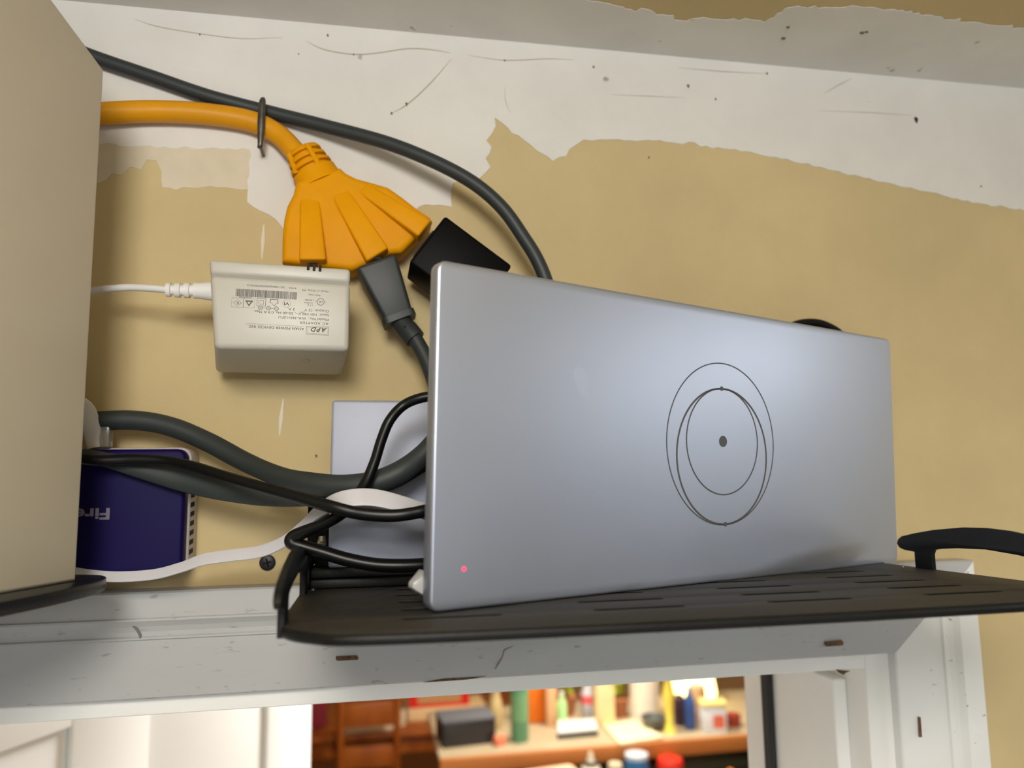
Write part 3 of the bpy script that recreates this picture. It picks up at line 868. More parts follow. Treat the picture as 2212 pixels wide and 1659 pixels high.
frame(s2[0] - 2.25, s2[0] + 2.25, s2[1] - 2.05, s2[1] + 2.05, 0.17)
frame(s2[0] - 1.25, s2[0] + 1.25, s2[1] - 1.05, s2[1] + 1.05, 0.14)
tr = (21.29, 22.42)
frame(tr[0] - 2.8, tr[0] + 2.9, tr[1] - 2.6, tr[1] + 2.4, 0.07)
frame(tr[0] - 8.7, tr[0] - 2.85, tr[1] - 2.6, tr[1] + 2.4, 0.07)
ta = [(-2.0, -1.5), (2.1, -1.5), (0.05, 1.6)]
fpoly([(tr[0] + a_, tr[1] + b_) for a_, b_ in ta], [[(tr[0] + a_ * .5, tr[1] + b_ * .5 - .15) for a_, b_ in ta]])
di = [(-2.2, 0), (0, -1.6), (2.2, 0), (0, 1.6)]
fpoly([(tr[0] - 5.8 + a_, tr[1] + b_) for a_, b_ in di], [[(tr[0] - 5.8 + a_ * .9, tr[1] + b_ * .9) for a_, b_ in di]])
line('R', (tr[0] - 5.1, tr[1] - .6), 1.2, 1.3)
for k, ox in enumerate((-4.2, 0, 4.0)):
    pc = (31.34, 24.47)
    fring(pc[0] + ox, pc[1], 1.15, 0.22)
    fring(pc[0] + ox, pc[1], 0.5, 0.16)
pc = (31.34, 24.47)
fpoly([(pc[0] - 3.0, pc[1] - .07), (pc[0] - 1.1, pc[1] - .07), (pc[0] - 1.1, pc[1] + .07), (pc[0] - 3.0, pc[1] + .07)])
fpoly([(pc[0] + 1.1, pc[1] - .07), (pc[0] + 2.9, pc[1] - .07), (pc[0] + 2.9, pc[1] + .07), (pc[0] + 1.1, pc[1] + .07)])
line('24564728', (22.49, 18.98), 6.2, 0.7)
line('2SL10BI2J0092047055012', (39.00, 12.25), 19.2, 0.95)
line('47AA', (44.98, 12.46), 3.9, 0.85)
b0, b1 = (14.35, 16.93), (45.45, 14.79)
rnd = random.Random(4)
x = b0[0]
while x < b1[0] - 0.3:
    w = rnd.choice((0.13, 0.13, 0.25, 0.38))
    fpoly([(x, b0[1] - 2.0), (x + w, b0[1] - 2.0), (x + w, b0[1] + 2.0), (x, b0[1] + 2.0)])
    x += w + rnd.choice((0.13, 0.16, 0.27))
part(ads, 'label_print', join(LB), M_print, label='grey printed rating label, upside down')
hol = (-0.0327, -0.048, 2.2226)
# dimple ring in the underside and the prong slots in the cap
bn = (BBL - FBL).cross(FBR - FBL).normalized()
bn = -bn if bn.z > 0 else bn
bc = FBL + (FBR - FBL) * 0.70 + (BBL - FBL) * 0.40
part(ads, 'moulding_mark', sweep([bc + fx * (0.0022 * math.cos(2 * math.pi * k / 20)) + (BBL - FBL).normalized() * (0.0028 * math.sin(2 * math.pi * k / 20)) for k in range(20)], 0.0003, closed=True, smooth=False, sides=6), mat('adapter_mark', (150, 146, 136), 0.6))
for sxp in (663, 676, 689):
    g0 = {663: (50.48, 0.27), 676: (53.59, 0.55), 689: (56.70, 0.59)}[sxp]
    part(adc, 'clip_slot', plate([[(g0[0] / 1000 - .0007, -g0[1] / 1000 + .0014), (g0[0] / 1000 + .0007, -g0[1] / 1000 + .0014), (g0[0] / 1000 + .0007, -g0[1] / 1000 - .0022), (g0[0] / 1000 - .0007, -g0[1] / 1000 - .0022)]], 0.0012, 0, FTL - fn * 0.0008, fx, fz), M_hole)
part(ad, 'plug_base', box(-0.040, -0.016, -0.030, -0.006, FTR.z - 0.006, FTR.z + 0.0010, 0.001), M_white)
bo0 = Vector((-0.085, -0.042, 2.2611))
bks = [0, .18, .30, .42, .43, .50, .51, .62, .63, .70, .71, .82, .83, .90, .91, 1.0]
bss = [1.25, 1.12, 1.02, 1.0, .72, .72, .98, .96, .68, .68, .94, .92, .64, .64, .9, .88]
be = Vector((-0.1095, -0.042, 2.2611))
part(ad, 'cable_boot', sweep([bo0 + (be - bo0) * k for k in bks], 0.0044, 0.0040, (0, 0, 1), 1, 16, bss, smooth=False), M_whcord)
part(ad, 'cable', sweep([(-0.1066, -0.042, 2.261), (-0.1169, -0.041, 2.2619), (-0.1296, -0.038, 2.2628), (-0.1425, -0.034, 2.2626), (-0.1555, -0.03, 2.2616), (-0.1748, -0.028, 2.2589), (-0.211, -0.028, 2.2527), (-0.31, -0.02, 2.2419)], 0.0020, n=6, sides=10), M_whcord)

# ---------------------------------------------------------------- black plug and its cord
pg = thing('corded_plug', 'dark grey cord with angular plug in the middle yellow outlet', 'power cord', (0.0083, -0.022, 2.2659))
c0, c1 = Vector((0.0032, -0.024, 2.2846)), Vector((0.017, -0.026, 2.2511))
pd = (c1 - c0).normalized()
ps = pd.cross(Vector((0, 1, 0))).normalized()
if ps.x < 0:
    ps = -ps
pw = Vector((0, 1, 0))
cc = []
for c_, hw, hd in ((c1, 0.0085, 0.0075), (c0, 0.0125, 0.0115)):
    cc += [c_ - ps * hw - pw * hd, c_ + ps * hw - pw * hd, c_ + ps * hw + pw * hd, c_ - ps * hw + pw * hd]
part(pg, 'plug', hexa(cc, 0.0025, 4), M_cord)
part(pg, 'plug_collar', sweep([c1 - pd * 0.002, c1 + pd * 0.0018], 0.0100, 0.0088, ps, 1, 24, smooth=False, square=True), M_cord)
e1 = Vector((0.0264, -0.03, 2.2385))
psr = part(pg, 'strain_relief', sweep([c1, mixv(c1, e1, .45), mixv(c1, e1, .5), e1], 0.0062, up=ps, n=1, sides=18, scale=[1, .98, 1.03, 1.02], smooth=False), M_cord)
part(psr, 'relief_hole', lathe([(0.0008, 0), (0.0006, 0.0006)], mixv(c1, e1, .45) - Vector((0, 0.0060, 0)) - ps * .001, (0, -1, 0), 10), M_dark)
part(pg, 'cord', sweep([mixv(c1, e1, .8), e1] + [(0.0325, -0.033, 2.2265), (0.0375, -0.037, 2.211), (0.0404, -0.04, 2.1972), (0.042, -0.045, 2.1809), (0.048, -0.05, 2.1625)], 0.0046, n=8, sides=14), M_cord)

# ---------------------------------------------------------------- black charger brick
k0, k1 = Vector((0.0425, -0.05, 2.3083)), Vector((0.0817, -0.05, 2.2799))
kx = (k1 - k0)
kw = kx.length
kx.normalize()
kz = Vector((kx.z, 0, -kx.x))
if kz.z > 0:
    kz = -kz
kz.normalize()
kh = (Vector((0.0181, -0.05, 2.2821)) - k0).dot(kz)
br = thing('charger_brick', 'black block charger plugged into the end outlet of the yellow cord', 'charger', k0 + Vector((0, .02, 0)))
yo = Vector((0, 0.036, 0))
A_, B_, C_, D_ = k0 + kz * kh, k0 + kz * kh + kx * (kw * 1.0), k0 + kx * kw, k0
part(br, 'case', hexa([A_, B_, B_ + yo, A_ + yo, D_, C_, C_ + yo, D_ + yo], 0.0018, 3), M_brick)
part(br, 'plug_face', hexa([A_ - kx * .0018 + Vector((0, .012, 0)) - kz * .008, A_ + kx * .001 + Vector((0, .012, 0)) - kz * .008, A_ + kx * .001 + Vector((0, .03, 0)) - kz * .008, A_ - kx * .0018 + Vector((0, .03, 0)) - kz * .008, D_ - kx * .0018 + Vector((0, .012, 0)) + kz * .008, D_ + kx * .001 + Vector((0, .012, 0)) + kz * .008, D_ + kx * .001 + Vector((0, .03, 0)) + kz * .008, D_ - kx * .0018 + Vector((0, .03, 0)) + kz * .008]), M_dark)

# ---------------------------------------------------------------- loose cables
def cable(name, label, pts, r, m, cat='cable', rt=None, up=None, n=8, sides=14, scale=None, sq=False):
    return solo(name, sweep(pts, r, rt, up, n, sides, scale, square=sq), m, label, cat, loc=pts[len(pts) // 2])


cable('wall_cable', 'dark cord stapled above the yellow cord, arching down behind the grey panel',
      [(-0.4889, -0.006, 2.4625), (-0.338, -0.006, 2.4478), (-0.2375, -0.006, 2.4298), (-0.2023, -0.006, 2.424), (-0.1623, -0.0055, 2.4114), (-0.1318, -0.0052, 2.4026), (-0.0993, -0.0052, 2.393), (-0.0648, -0.0055, 2.3856), (-0.0292, -0.011, 2.3761), (0.0049, -0.02, 2.3647), (0.0274, -0.026, 2.3549), (0.0496, -0.031, 2.3432), (0.0662, -0.034, 2.3318), (0.08, -0.036, 2.318), (0.0911, -0.037, 2.3016), (0.0994, -0.037, 2.288), (0.1055, -0.037, 2.2724), (0.1102, -0.037, 2.2511), (0.1124, -0.037, 2.22), (0.1086, -0.037, 2.1785)], 0.0043, M_cord)
cable('looped_cable', 'thick dark cord bowing in front of the silver box, higher of the two',
      [(-0.2611, -0.022, 2.1785), (-0.1867, -0.022, 2.1856), (-0.1685, -0.022, 2.1894), (-0.1499, -0.022, 2.1906), (-0.1282, -0.023, 2.1911), (-0.1083, -0.025, 2.1873), (-0.0875, -0.03, 2.1784), (-0.0657, -0.042, 2.1669), (-0.0467, -0.06, 2.1591), (-0.0313, -0.076, 2.1555), (-0.0149, -0.086, 2.1534), (0.0009, -0.091, 2.1546), (0.0144, -0.092, 2.1594), (0.0261, -0.089, 2.1679), (0.038, -0.087, 2.1808), (0.0478, -0.085, 2.1929), (0.0576, -0.085, 2.2002)], 0.0052, M_cordf,
      scale=[1.05] * 8 + [1.0, 1.0, 1.1, 1.12, 1.12, 1.1, 1, 1, 1, 1])
cable('sagging_cable', 'flat dark grey cord sagging lowest across the indigo box',
      [(-0.2546, -0.034, 2.1826), (-0.1752, -0.038, 2.1753), (-0.1573, -0.038, 2.1728), (-0.1414, -0.038, 2.17), (-0.1206, -0.038, 2.1641), (-0.099, -0.04, 2.1579), (-0.0789, -0.046, 2.1533), (-0.0566, -0.053, 2.1496), (-0.0371, -0.06, 2.1479), (-0.0202, -0.0675, 2.1487), (-0.0037, -0.0715, 2.1513), (0.0128, -0.073, 2.1553), (0.0284, -0.072, 2.1638), (0.0397, -0.069, 2.1684), (0.0523, -0.067, 2.1684)], 0.0052, M_cordf, rt=0.0028, up=(0, 0.12, 1),
      scale=[.6, .6, .6, .7, .95, 1.15, 1.2, 1.15, .95, .85, .8, .75, .75, .75, .75])
cable('thin_black_cable', 'thin glossy black twin cord crossing in front of the flat white cable',
      [(-0.2497, -0.042, 2.1775), (-0.172, -0.046, 2.1733), (-0.1544, -0.046, 2.1708), (-0.1388, -0.046, 2.1683), (-0.1209, -0.046, 2.1686), (-0.1042, -0.049, 2.1676), (-0.0884, -0.058, 2.1644), (-0.0674, -0.074, 2.1581), (-0.0427, -0.094, 2.1513), (-0.0202, -0.11, 2.1451), (-0.0053, -0.114, 2.1411), (0.0094, -0.116, 2.1396), (0.02, -0.116, 2.1404), (0.0298, -0.114, 2.1423), (0.043, -0.104, 2.1448), (0.0556, -0.095, 2.1466)], 0.0020, M_cordb, rt=0.0027, up=(0, 1, 0), scale=[1.1] * 5 + [1.0] * 4 + [1.1] * 7)
cable('kinked_cable', 'black cord looping down to a sharp kink above the shelf corner',
      [(0.0525, -0.103, 2.1855), (0.0421, -0.104, 2.1934), (0.0318, -0.104, 2.1963), (0.024, -0.103, 2.1955), (0.0162, -0.101, 2.192), (0.0099, -0.102, 2.1848), (0.006, -0.102, 2.1754), (0.003, -0.102, 2.1654), (-0.0009, -0.1015, 2.1555), (-0.0067, -0.099, 2.1456), (-0.0132, -0.097, 2.1398), (-0.0209, -0.094, 2.1354), (-0.0298, -0.09, 2.1319), (-0.0355, -0.088, 2.1293), (-0.0363, -0.088, 2.1266), (-0.0309, -0.088, 2.1245), (-0.0209, -0.089, 2.1214), (-0.0099, -0.09, 2.1179), (0.0035, -0.091, 2.1151), (0.0168, -0.092, 2.1143), (0.0316, -0.091, 2.1144), (0.0472, -0.086, 2.1145)], 0.0030, M_cordb,
      scale=[.85] * 8 + [.95] * 4 + [1.05, 1.1, 1.1] + [1.12] * 7)
cable('flat_white_cable', 'flat white network cable waving over to the silver box',
      [(-0.16, -0.034, 2.1128), (-0.1452, -0.038, 2.1099), (-0.1283, -0.042, 2.1084), (-0.1093, -0.046, 2.1093), (-0.095, -0.05, 2.1128), (-0.0831, -0.054, 2.1168), (-0.0688, -0.058, 2.1188), (-0.0547, -0.062, 2.1206), (-0.0428, -0.067, 2.1253), (-0.0333, -0.074, 2.1328), (-0.0246, -0.088, 2.1406), (-0.0163, -0.102, 2.1457), (-0.0076, -0.107, 2.1478), (0.0031, -0.107, 2.1476), (0.0161, -0.106, 2.1443), (0.0298, -0.1, 2.1398), (0.0445, -0.09, 2.1368)], 0.0040, M_ribbon, rt=0.0009, up=(0, 0.45, 1), n=8, sides=16, sq=True, scale=[.7] * 5 + [.8] * 5 + [.95, 1.05, 1.1, 1.1, 1.05, 1, 1])
cable('arched_cable', 'black cord arching just above the far end of the grey panel',
      [(0.2464, -0.028, 2.2229), (0.2574, -0.028, 2.2428), (0.2694, -0.028, 2.2513), (0.2829, -0.028, 2.255), (0.2961, -0.028, 2.2531), (0.308, -0.028, 2.2447), (0.3159, -0.028, 2.2238), (0.3169, -0.028, 2.1931), (0.3098, -0.03, 2.163), (0.2903, -0.032, 2.1397)], 0.0028, M_cordb)

# network plug behind the router
rj = thing('network_plug', 'clear network plug on a white cable above the indigo box', 'network plug', (-0.1464, -0.022, 2.1779))
g1 = Vector((-0.1454, -0.022, 2.1753))
part(rj, 'clear_plug', box(g1.x - 0.0055, g1.x + 0.0055, -0.026, -0.018, pz1 + 0.001, pz1 + 0.0165, 0.0008), mat('clear_plastic', (225, 225, 215), 0.15, trans=0.75))
part(rj, 'boot', sweep([(-0.1471, -0.024, 2.1758), (-0.1483, -0.024, 2.1816), (-0.1495, -0.026, 2.1891), (-0.1515, -0.028, 2.1965), (-0.1552, -0.03, 2.2006), (-0.1633, -0.032, 2.2023)], 0.0046, 0.0034, (1, 0, 0), 6, 14, [.9, 1, 1.1, 1, .8, .6]), M_whcord)

# metal cable staple over both cords
stp = thing('cable_staple', 'dark metal nail staple pinning both cords to the wall', 'staple', (-0.0682, 0, 2.3816))
a0, a1 = (-0.0658, -0.0158, 2.3896), (-0.0664, -0.0158, 2.3587)
part(stp, 'crossbar', sweep([(a0[0], -0.0135, a0[2] + .0006), (a0[0], -.0152, a0[2] - .002), mixv(Vector(a0), Vector(a1), .25), mixv(Vector(a0), Vector(a1), .55), (a1[0], -.0155, a1[2] + .001), (a1[0] - .0006, -.0138, a1[2] - .0008)], 0.0019, 0.0011, (1, 0, 0), 5, 10, [.7, 1, 1.15, 1.2, .8, .75]), M_steel)
part(stp, 'leg', sweep([(a0[0], -.0140, a0[2]), (a0[0], -0.0002, a0[2])], 0.0010, n=1, sides=8, smooth=False), M_steel)
part(stp, 'leg', sweep([(a1[0], -.0140, a1[2]), (a1[0], -0.0002, a1[2])], 0.0010, n=1, sides=8, smooth=False), M_steel)

# drywall screw
sw = (-0.0579, 0, 2.1092)
scw = thing('drywall_screw', 'black drywall screw head in the tan wall beside the shelf', 'screw', sw)
shd = part(scw, 'head', lathe([(0.0020, 0), (0.0042, 0.0004), (0.0046, 0.0012), (0.0040, 0.0017), (0.0010, 0.0018)], sw, (0, -1, 0), 24), mat('black_phosphate', (38, 38, 40), 0.45, metal=0.4))
for d_ in ((1, .25), (-.25, 1)):
    dv = Vector((d_[0], 0, d_[1])).normalized()
    part(shd, 'cross_slot', sweep([Vector(sw) + Vector((0, -.0017, 0)) + dv * .0024, Vector(sw) + Vector((0, -.0017, 0)) - dv * .0024], 0.0005, n=1, sides=8, smooth=False), M_dark)

# ---------------------------------------------------------------- kitchen beyond the doorway
M_kw = mat('kitchen_wall_paint', (196, 160, 112), 0.8, var=0.06, vscale=2)
M_kcab = mat('kitchen_wood', (172, 98, 40), 0.45, rgb2=(140, 74, 26), vscale=6, stretch=(0.2, 1, 1))
M_barw = mat('orange_oak_edge', (196, 124, 62), 0.45, rgb2=(176, 104, 46), vscale=8, stretch=(0.15, 1, 1))
M_bart = mat('bar_top', (176, 158, 128), 0.4, var=0.08, vscale=5)
M_chair = mat('orange_chair_wood', (168, 92, 30), 0.4, rgb2=(138, 68, 18), vscale=10, stretch=(1, 1, 0.2))
solo('floor_kitchen', box(-2.6, 3.6, 0.115, 6.2, -0.05, 0), mat('kitchen_floor_wood', (150, 100, 60), 0.5, var=0.1), 'warm wooden kitchen floor', kind='structure')
solo('ceiling_kitchen', box(-2.6, 3.6, 0.115, 6.2, 2.46, 2.5), mat('kitchen_ceiling_paint', (235, 230, 220), 0.8), 'white kitchen ceiling', kind='structure')
solo('wall_kitchen_back', box(-2.6, 3.6, 6.2, 6.3, 0, 2.46), M_kw, 'tan back wall of the kitchen', kind='structure')
solo('wall_kitchen_left', box(-2.7, -2.6, 0.115, 6.2, 0, 2.46), M_kw, 'tan side wall of the kitchen behind the open door', kind='structure')
solo('wall_kitchen_right', box(3.6, 3.7, 0.115, 6.2, 0, 2.46), M_kw, 'tan side wall of the kitchen beyond the bar', kind='structure')

BZ = 1.07
bar = thing('breakfast_bar', 'wooden breakfast bar with an orange oak front edge', 'bar counter', (1.6, 3.0, 0))
part(bar, 'bar_top', box(0.285, 2.75, 2.722, 3.36, BZ - 0.03, BZ, 0.004), M_bart)
part(bar, 'front_edge', box(0.285, 2.75, 2.700, 2.7215, BZ - 0.062, BZ, 0.006), M_barw)
part(bar, 'base_panel', box(0.34, 2.70, 2.78, 3.25, 0, BZ - 0.03), M_kcab)
part(bar, 'backsplash', box(0.34, 2.70, 2.755, 2.7798, 0.921, BZ - 0.031), mat('dark_olive_tile', (58, 54, 40), 0.4))
cnt = thing('kitchen_counter', 'dark olive kitchen counter below the breakfast bar', 'counter', (1.6, 2.5, 0))
part(cnt, 'worktop', box(0.50, 2.70, 2.20, 2.7545, 0.885, 0.920, 0.004), mat('dark_olive_counter', (62, 60, 44), 0.35, var=0.15))
part(cnt, 'cabinet', box(0.52, 2.70, 2.24, 2.7545, 0.0, 0.8848), M_kcab)

dtb = thing('dining_table', 'wooden dining table covered with papers behind the chairs', 'table', (0.27, 4.6, 0))
part(dtb, 'table_top', box(-0.6, 1.15, 4.12, 5.10, 0.72, 0.75, 0.004), M_chair)
for lx in (-0.54, 1.09):
    for ly in (4.18, 5.04):
        part(dtb, 'leg', box(lx - .035, lx + .035, ly - .035, ly + .035, 0, 0.7199, 0.004), M_chair)
part(dtb, 'apron', box(-0.5, 1.05, 4.17, 4.195, 0.62, 0.7199, 0.002), M_chair)
TZ = 0.7503


def kbox(name, label, cat, x, y, w, h, d, z, col, rough=0.5, rot=0.0, bands=(), lid=None, bev=0.004):
    t = thing(name, label, cat, mtx=Matrix.Translation((x, y + d / 2, z)) @ Matrix.Rotation(R(rot), 4, 'Z'))
    part(t, 'box', box(-w / 2, w / 2, -d / 2, d / 2, 0, h, bev), mat('k_' + name, col, rough, var=0.05, vscale=12), local=True)
    for k, (x0, x1, z0, z1, c) in enumerate(bands):
        part(t, 'print', box((x0 - .5) * w, (x1 - .5) * w, -d / 2 - 0.0012, -d / 2 + 0.001, z0 * h, z1 * h), mat('k_%s_print%d' % (name, k), c, 0.6), local=True)
    if lid:
        part(t, 'lid', box(-w / 2 - .003, w / 2 + .003, -d / 2 - .003, d / 2 + .003, h, h + lid[0], 0.003), mat('k_%s_lid' % name, lid[1], 0.5), local=True)
    return t


def kbottle(name, label, cat, x, y, w, h, z, col, prof, cap=None, band=None, rough=0.3, trans=0.0):
    r = w / 2
    t = thing(name, label, cat, (x, y + r, z))
    part(t, 'body', lathe([(a * r, b * h) for a, b in prof], (x, y + r, z)), mat('k_' + name, col, rough, trans=trans, var=0.04, vscale=30))
    if cap:
        part(t, 'cap', lathe([(cap[0] * r, cap[1] * h), (cap[0] * r, cap[2] * h), (cap[0] * r * .8, cap[2] * h + .002)], (x, y + r, z)), mat('k_%s_cap' % name, cap[3], 0.4))
    if band:
        part(t, 'label', lathe([(band[0] * r, band[1] * h), (band[0] * r, band[2] * h)], (x, y + r, z)), mat('k_%s_band' % name, band[3], 0.5))
    return t


BOT = [(.9, 0), (1, .03), (1, .62), (.9, .72), (.45, .84), (.36, .95)]
JAR = [(.92, 0), (1, .06), (1, .85), (.9, .95)]
TALL = [(.9, 0), (1, .03), (1, .82), (.8, .92), (.5, .96)]

kbox('document_case', 'black document case lying at the near end of the bar', 'case', 0.412, 2.830, 0.223, 0.095, 0.16, BZ, (40, 40, 42), 0.4, 6, lid=(0.012, (92, 92, 98)))
kbottle('glass_carafe', 'pale glass carafe beside the tall green bottle', 'carafe', 0.561, 3.001, 0.070, 0.191, BZ, (222, 196, 140), [(.7, 0), (.95, .1), (1, .4), (.8, .62), (.55, .75), (.7, 1)], rough=0.15, trans=0.3)
kbottle('green_bottle', 'tall speckled green bottle standing on the bar', 'bottle', 0.635, 2.813, 0.074, 0.279, BZ, (92, 150, 112), TALL, cap=(.5, .955, 1.0, (220, 210, 150)), band=(1.02, .3, .7, (120, 168, 120)))
kbox('eraser_block', 'small orange and pink block in front of the carafe', 'block', 0.543, 2.800, 0.050, 0.036, 0.03, BZ, (232, 130, 96), 0.6, 30)
kbox('cereal_box', 'bright orange cereal box standing near the green bottle', 'box', 0.763, 3.060, 0.094, 0.245, 0.06, BZ, (232, 116, 10), 0.5, 4)
kbox('slim_carton', 'slim peach carton between orange box and mint bottle', 'carton', 0.809, 2.995, 0.046, 0.240, 0.05, BZ, (232, 178, 130), 0.5, bands=((.05, .95, .72, .98, (240, 190, 60)),))
kbottle('mint_bottle', 'small mint green bottle with white cap', 'bottle', 0.854, 2.972, 0.046, 0.141, BZ, (176, 226, 150), BOT, cap=(.42, .95, 1.02, (240, 240, 230)))
kbottle('water_bottle', 'clear water bottle with a red label', 'bottle', 0.991, 3.020, 0.065, 0.180, BZ, (206, 206, 212), [(.9, 0), (1, .03), (1, .6), (.95, .66), (.4, .88), (.34, .98)], cap=(.4, .97, 1.02, (235, 235, 235)), band=(1.02, .42, .62, (222, 92, 96)), trans=0.2)
kbox('cream_carton', 'tall cream carton with an orange top patch', 'carton', 1.039, 2.928, 0.082, 0.258, 0.07, BZ, (244, 220, 168), 0.5, bands=((.6, .98, .72, .9, (232, 150, 70)),))
kbottle('paper_towel_roll', 'white paper towel roll standing upright on the bar', 'paper roll', 1.253, 2.958, 0.135, 0.270, BZ, (232, 222, 206), [(1, 0), (1, 1), (.3, 1.0)], rough=0.9)
kbottle('candle_stand', 'tall pale yellow candle stand', 'candle stand', 1.286, 2.782, 0.054, 0.297, BZ, (244, 224, 96), [(1, 0), (.9, .03), (.55, .12), (.75, .4), (.95, .55), (.6, .72), (.95, .78), (1, 1)])
kbottle('blue_bottle', 'slim blue bottle beside the white printed box', 'bottle', 1.388, 2.808, 0.051, 0.169, BZ, (52, 84, 150), BOT, cap=(.45, .93, 1.03, (150, 170, 210)))
kbottle('maroon_bottle', 'dark maroon bottle behind the blue one', 'bottle', 1.365, 2.865, 0.052, 0.136, BZ, (60, 36, 48), TALL)
kbox('printed_box', 'white box with red and orange print', 'box', 1.474, 2.750, 0.105, 0.106, 0.07, BZ, (222, 226, 230), 0.5, -14, bands=((.45, .9, .2, .7, (222, 110, 80)),), lid=(0.02, (240, 222, 140)))
kbottle('kraft_canister', 'tan canister behind the white printed box', 'canister', 1.460, 2.869, 0.074, 0.157, BZ, (206, 166, 120), JAR, cap=(.95, .95, 1.02, (220, 190, 150)))
kbottle('grey_bowl', 'dark grey bowl on the bar beside the paper roll', 'bowl', 1.235, 2.806, 0.117, 0.053, BZ, (84, 86, 84), [(.5, 0), (.6, .05), (.9, .6), (1, 1), (.94, 1), (.8, .6)], rough=0.4)
kbottle('red_jar', 'small dark red jar at the far end of the bar', 'jar', 1.590, 2.799, 0.061, 0.054, BZ, (150, 52, 36), JAR)

# open book
ob = thing('open_book', 'open book with cream pages lying on the bar edge', 'book', (1.1095, 2.7981, 1.07))
q0, q1, q2, q3 = [(1.0181, 2.6899, 1.07), (1.2232, 2.7235, 1.07), (1.1818, 2.9613, 1.07), (1.0259, 2.9445, 1.07)]
md0, md1 = mixv(Vector(q0), Vector(q1), .5), mixv(Vector(q3), Vector(q2), .5)
for nm, e in (('left_pages', (Vector(q0), md0, md1, Vector(q3))), ('right_pages', (md0, Vector(q1), Vector(q2), md1))):
    up_ = Vector((0, 0, 0.014))
    part(ob, 'page_block', hexa([p + Vector((0, 0, .0005)) for p in e] + [p + up_ for p in e], 0.003), mat('cream_paper', (240, 224, 178), 0.8))
# laptop
lp = thing('tablet_stand', 'white tablet lying on a dark case on the bar', 'tablet', (0.8771, 2.8399, 1.07))
l0, l1, l2, l3 = [Vector(p) for p in [(0.7921, 2.8235, 1.07), (0.9702, 2.8305, 1.07), (1.0016, 2.9767, 1.07), (0.8281, 2.9777, 1.07)]]
part(lp, 'case', hexa([p + Vector((0, 0, .0005)) for p in (l0, l1, l2, l3)] + [p + Vector((0, 0, .02)) for p in (l0, l1, l2, l3)], 0.004), mat('dark_tablet_case', (52, 62, 60), 0.5))
part(lp, 'tablet', hexa([p + Vector((0, 0, .0205)) for p in (l0, l1, l2, l3)] + [p + Vector((0, 0, .032)) for p in (l0, l1, l2, l3)], 0.003), mat('white_tablet', (228, 226, 220), 0.35))


def plant(name, label, x, y, w, h, z, col, seed):
    rnd = random.Random(seed)
    t = thing(name, label, 'plant', (x, y + .06, z))
    part(t, 'pot', lathe([(.035, 0), (.045, .07), (.048, .08), (.04, .08)], (x, y + .06, z)), mat('terracotta_pot', (160, 96, 60), 0.7))
    for k in range(16):
        a = rnd.random() * 6.283
        r_ = w * .5 * (0.3 + .7 * rnd.random())
        tip = Vector((x + r_ * math.cos(a), y + .06 + r_ * math.sin(a), z + h * (0.45 + .55 * rnd.random())))
        b_ = Vector((x, y + .06, z + .075))
        mid = (tip + b_) / 2 + Vector((0, 0, .03))
        part(t, 'leaf', sweep([b_, mid, tip], 0.016, 0.002, (math.sin(a), -math.cos(a), .2), 4, 6, [.15, 1, .1]), mat(name + '_leaf', col, 0.5, var=0.25, vscale=20))
    return t


plant('potted_plant', 'bright green potted plant beside the cream carton', 1.141, 3.012, 0.101, 0.189, BZ, (150, 160, 26), 2)
plant('potted_herb', 'yellow-green potted herb behind the mint bottle', 0.916, 3.093, 0.109, 0.216, BZ, (150, 164, 40), 6)

# lit table lamp
lx, ly, lw, lh = 1.557, 2.887, 0.216, 0.319
ly = 3.2
tl = thing('table_lamp', 'low glowing lantern lamp at the far end of the bar', 'lamp', (lx, ly, BZ))
part(tl, 'base', lathe([(.055, 0), (.055, .012), (.03, .018), (.03, .034)], (lx, ly, BZ)), mat('lamp_base_ceramic', (96, 80, 70), 0.3))
part(tl, 'shade', lathe([(.06, .034), (.112, .036), (.118, .05), (.095, .20), (.06, .205)], (lx, ly, BZ)), mat('glowing_lamp_shade', (255, 232, 150), 0.8, emit=5.0), label='glowing yellow-white shade')

# things on the counter below the bar
kbottle('glue_bottle', 'white squeeze bottle with pointed nozzle and dark collar', 'bottle', 0.880, 2.60, 0.075, 0.155, 0.9205, (222, 210, 184), [(.9, 0), (1, .05), (1, .62), (.6, .72), (.5, .74), (.4, .8), (.2, 1.0)], cap=(.75, .66, .76, (52, 58, 56)))
kbottle('white_pot', 'small white pot beside the blue tin', 'pot', 0.985, 2.62, 0.06, 0.105, 0.9205, (214, 200, 170), JAR)
kbottle('blue_tin', 'blue tin with a pale lid below the bar', 'tin', 1.075, 2.60, 0.095, 0.130, 0.9205, (44, 112, 160), JAR, cap=(.98, .88, 1.0, (200, 206, 214)))
kbottle('red_tub', 'round bright red tub beside the blue tin', 'tub', 1.220, 2.60, 0.105, 0.105, 0.9205, (222, 52, 38), JAR)
kbottle('green_bowl', 'dark green bowl at the far end of the counter', 'bowl', 1.660, 2.52, 0.16, 0.105, 0.9205, (26, 84, 44), [(.5, 0), (.6, .05), (.9, .6), (1, 1), (.94, 1), (.8, .6)])
kbottle('white_cup', 'white cup in front of the green bowl', 'cup', 1.570, 2.42, 0.085, 0.10, 0.9205, (240, 238, 230), [(.7, 0), (.75, .05), (1, .95), (1, 1), (.92, 1)])
kbottle('orange_funnel', 'orange funnel on the dark counter', 'funnel', 1.420, 2.46, 0.13, 0.085, 0.9205, (232, 130, 20), [(.95, 0), (1, .04), (.9, .12), (.25, .6), (.18, 1)])
kbox('paper_bag', 'crumpled pale pink paper bag on the counter', 'bag', 0.70, 2.50, 0.22, 0.125, 0.12, 0.9205, (236, 196, 160), 0.9, 8, bev=0.02)

# dining chairs
CH = {}


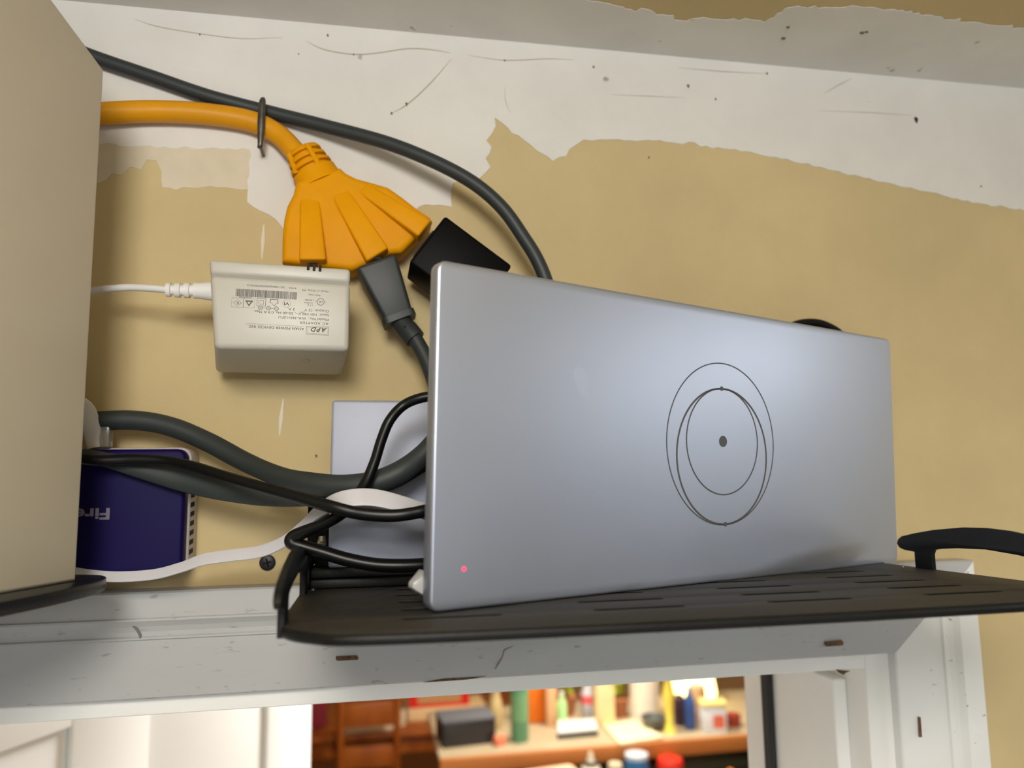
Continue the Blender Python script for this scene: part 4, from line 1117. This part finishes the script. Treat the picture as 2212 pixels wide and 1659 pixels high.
def chair(x, y, rot, label, zt=1.0):
    t = thing('dining_chair', label, 'chair', mtx=Matrix.Translation((x, y, 0)) @ Matrix.Rotation(R(rot), 4, 'Z'))
    if not CH:
        L = []
        for s in (-1, 1):
            L.append(('back_post', sweep([(s * .15, 0, 0), (s * .15, 0, .45), (s * .153, -.02, .75), (s * .155, -.04, 1.0)], 0.02, n=4, sides=10)))
            L.append(('leg', sweep([(s * .17, .38, 0), (s * .17, .38, .44)], 0.02, n=2, sides=10, smooth=False)))
        L.append(('seat', box(-.19, .19, -.01, .43, .44, .47, .01)))
        for z, yy, hh in ((.655, -.012, .115), (.885, -.030, .13)):
            L.append(('slat', box(-.145, .145, yy - .009, yy + .009, z - hh / 2, z + hh / 2, .005)))
        CH['p'] = L
        for nm, me in L:
            part(t, nm, me, M_chair, local=True)
    else:
        for nm, me in CH['p']:
            o = bpy.data.objects.new(nm, me)
            C.objects.link(o)
            o.parent = t
    return t


chair(0.014, 4.06, 0, 'orange wooden ladder-back chair drawn up to the dining table')
kbox('paper_stack', 'curled white paper stack on the table seen through the chair back', 'papers', 0.017, 4.16, 0.30, 0.035, 0.20, TZ, (240, 226, 196), 0.8, 5, bev=0.006)
kbox('cardboard_box', 'long cream cardboard box on the dining table', 'box', 0.472, 4.30, 0.468, 0.066, 0.25, TZ, (236, 204, 152), 0.7)
kbox('framed_sign', 'red framed sign with tan oval standing on the cream box', 'sign', 0.430, 4.33, 0.36, 0.10, 0.04, TZ + 0.0665, (226, 34, 28), 0.5, 0, bands=((.14, .86, .22, .95, (196, 148, 98)),))
kbottle('spice_jar', 'small pale jar at the end of the cream box', 'jar', 0.195, 4.22, 0.06, 0.10, TZ, (222, 206, 176), JAR, cap=(.95, .9, 1.05, (120, 110, 96)))
kbox('red_backpack', 'dark red backpack on the table beside the open door', 'backpack', -0.34, 4.25, 0.22, 0.24, 0.16, TZ, (120, 22, 36), 0.8, 10, bev=0.03)
kbox('black_bin', 'black bin standing on the floor by the open door', 'bin', -0.30, 3.55, 0.26, 0.70, 0.22, 0.0, (28, 28, 32), 0.5, bev=0.01)
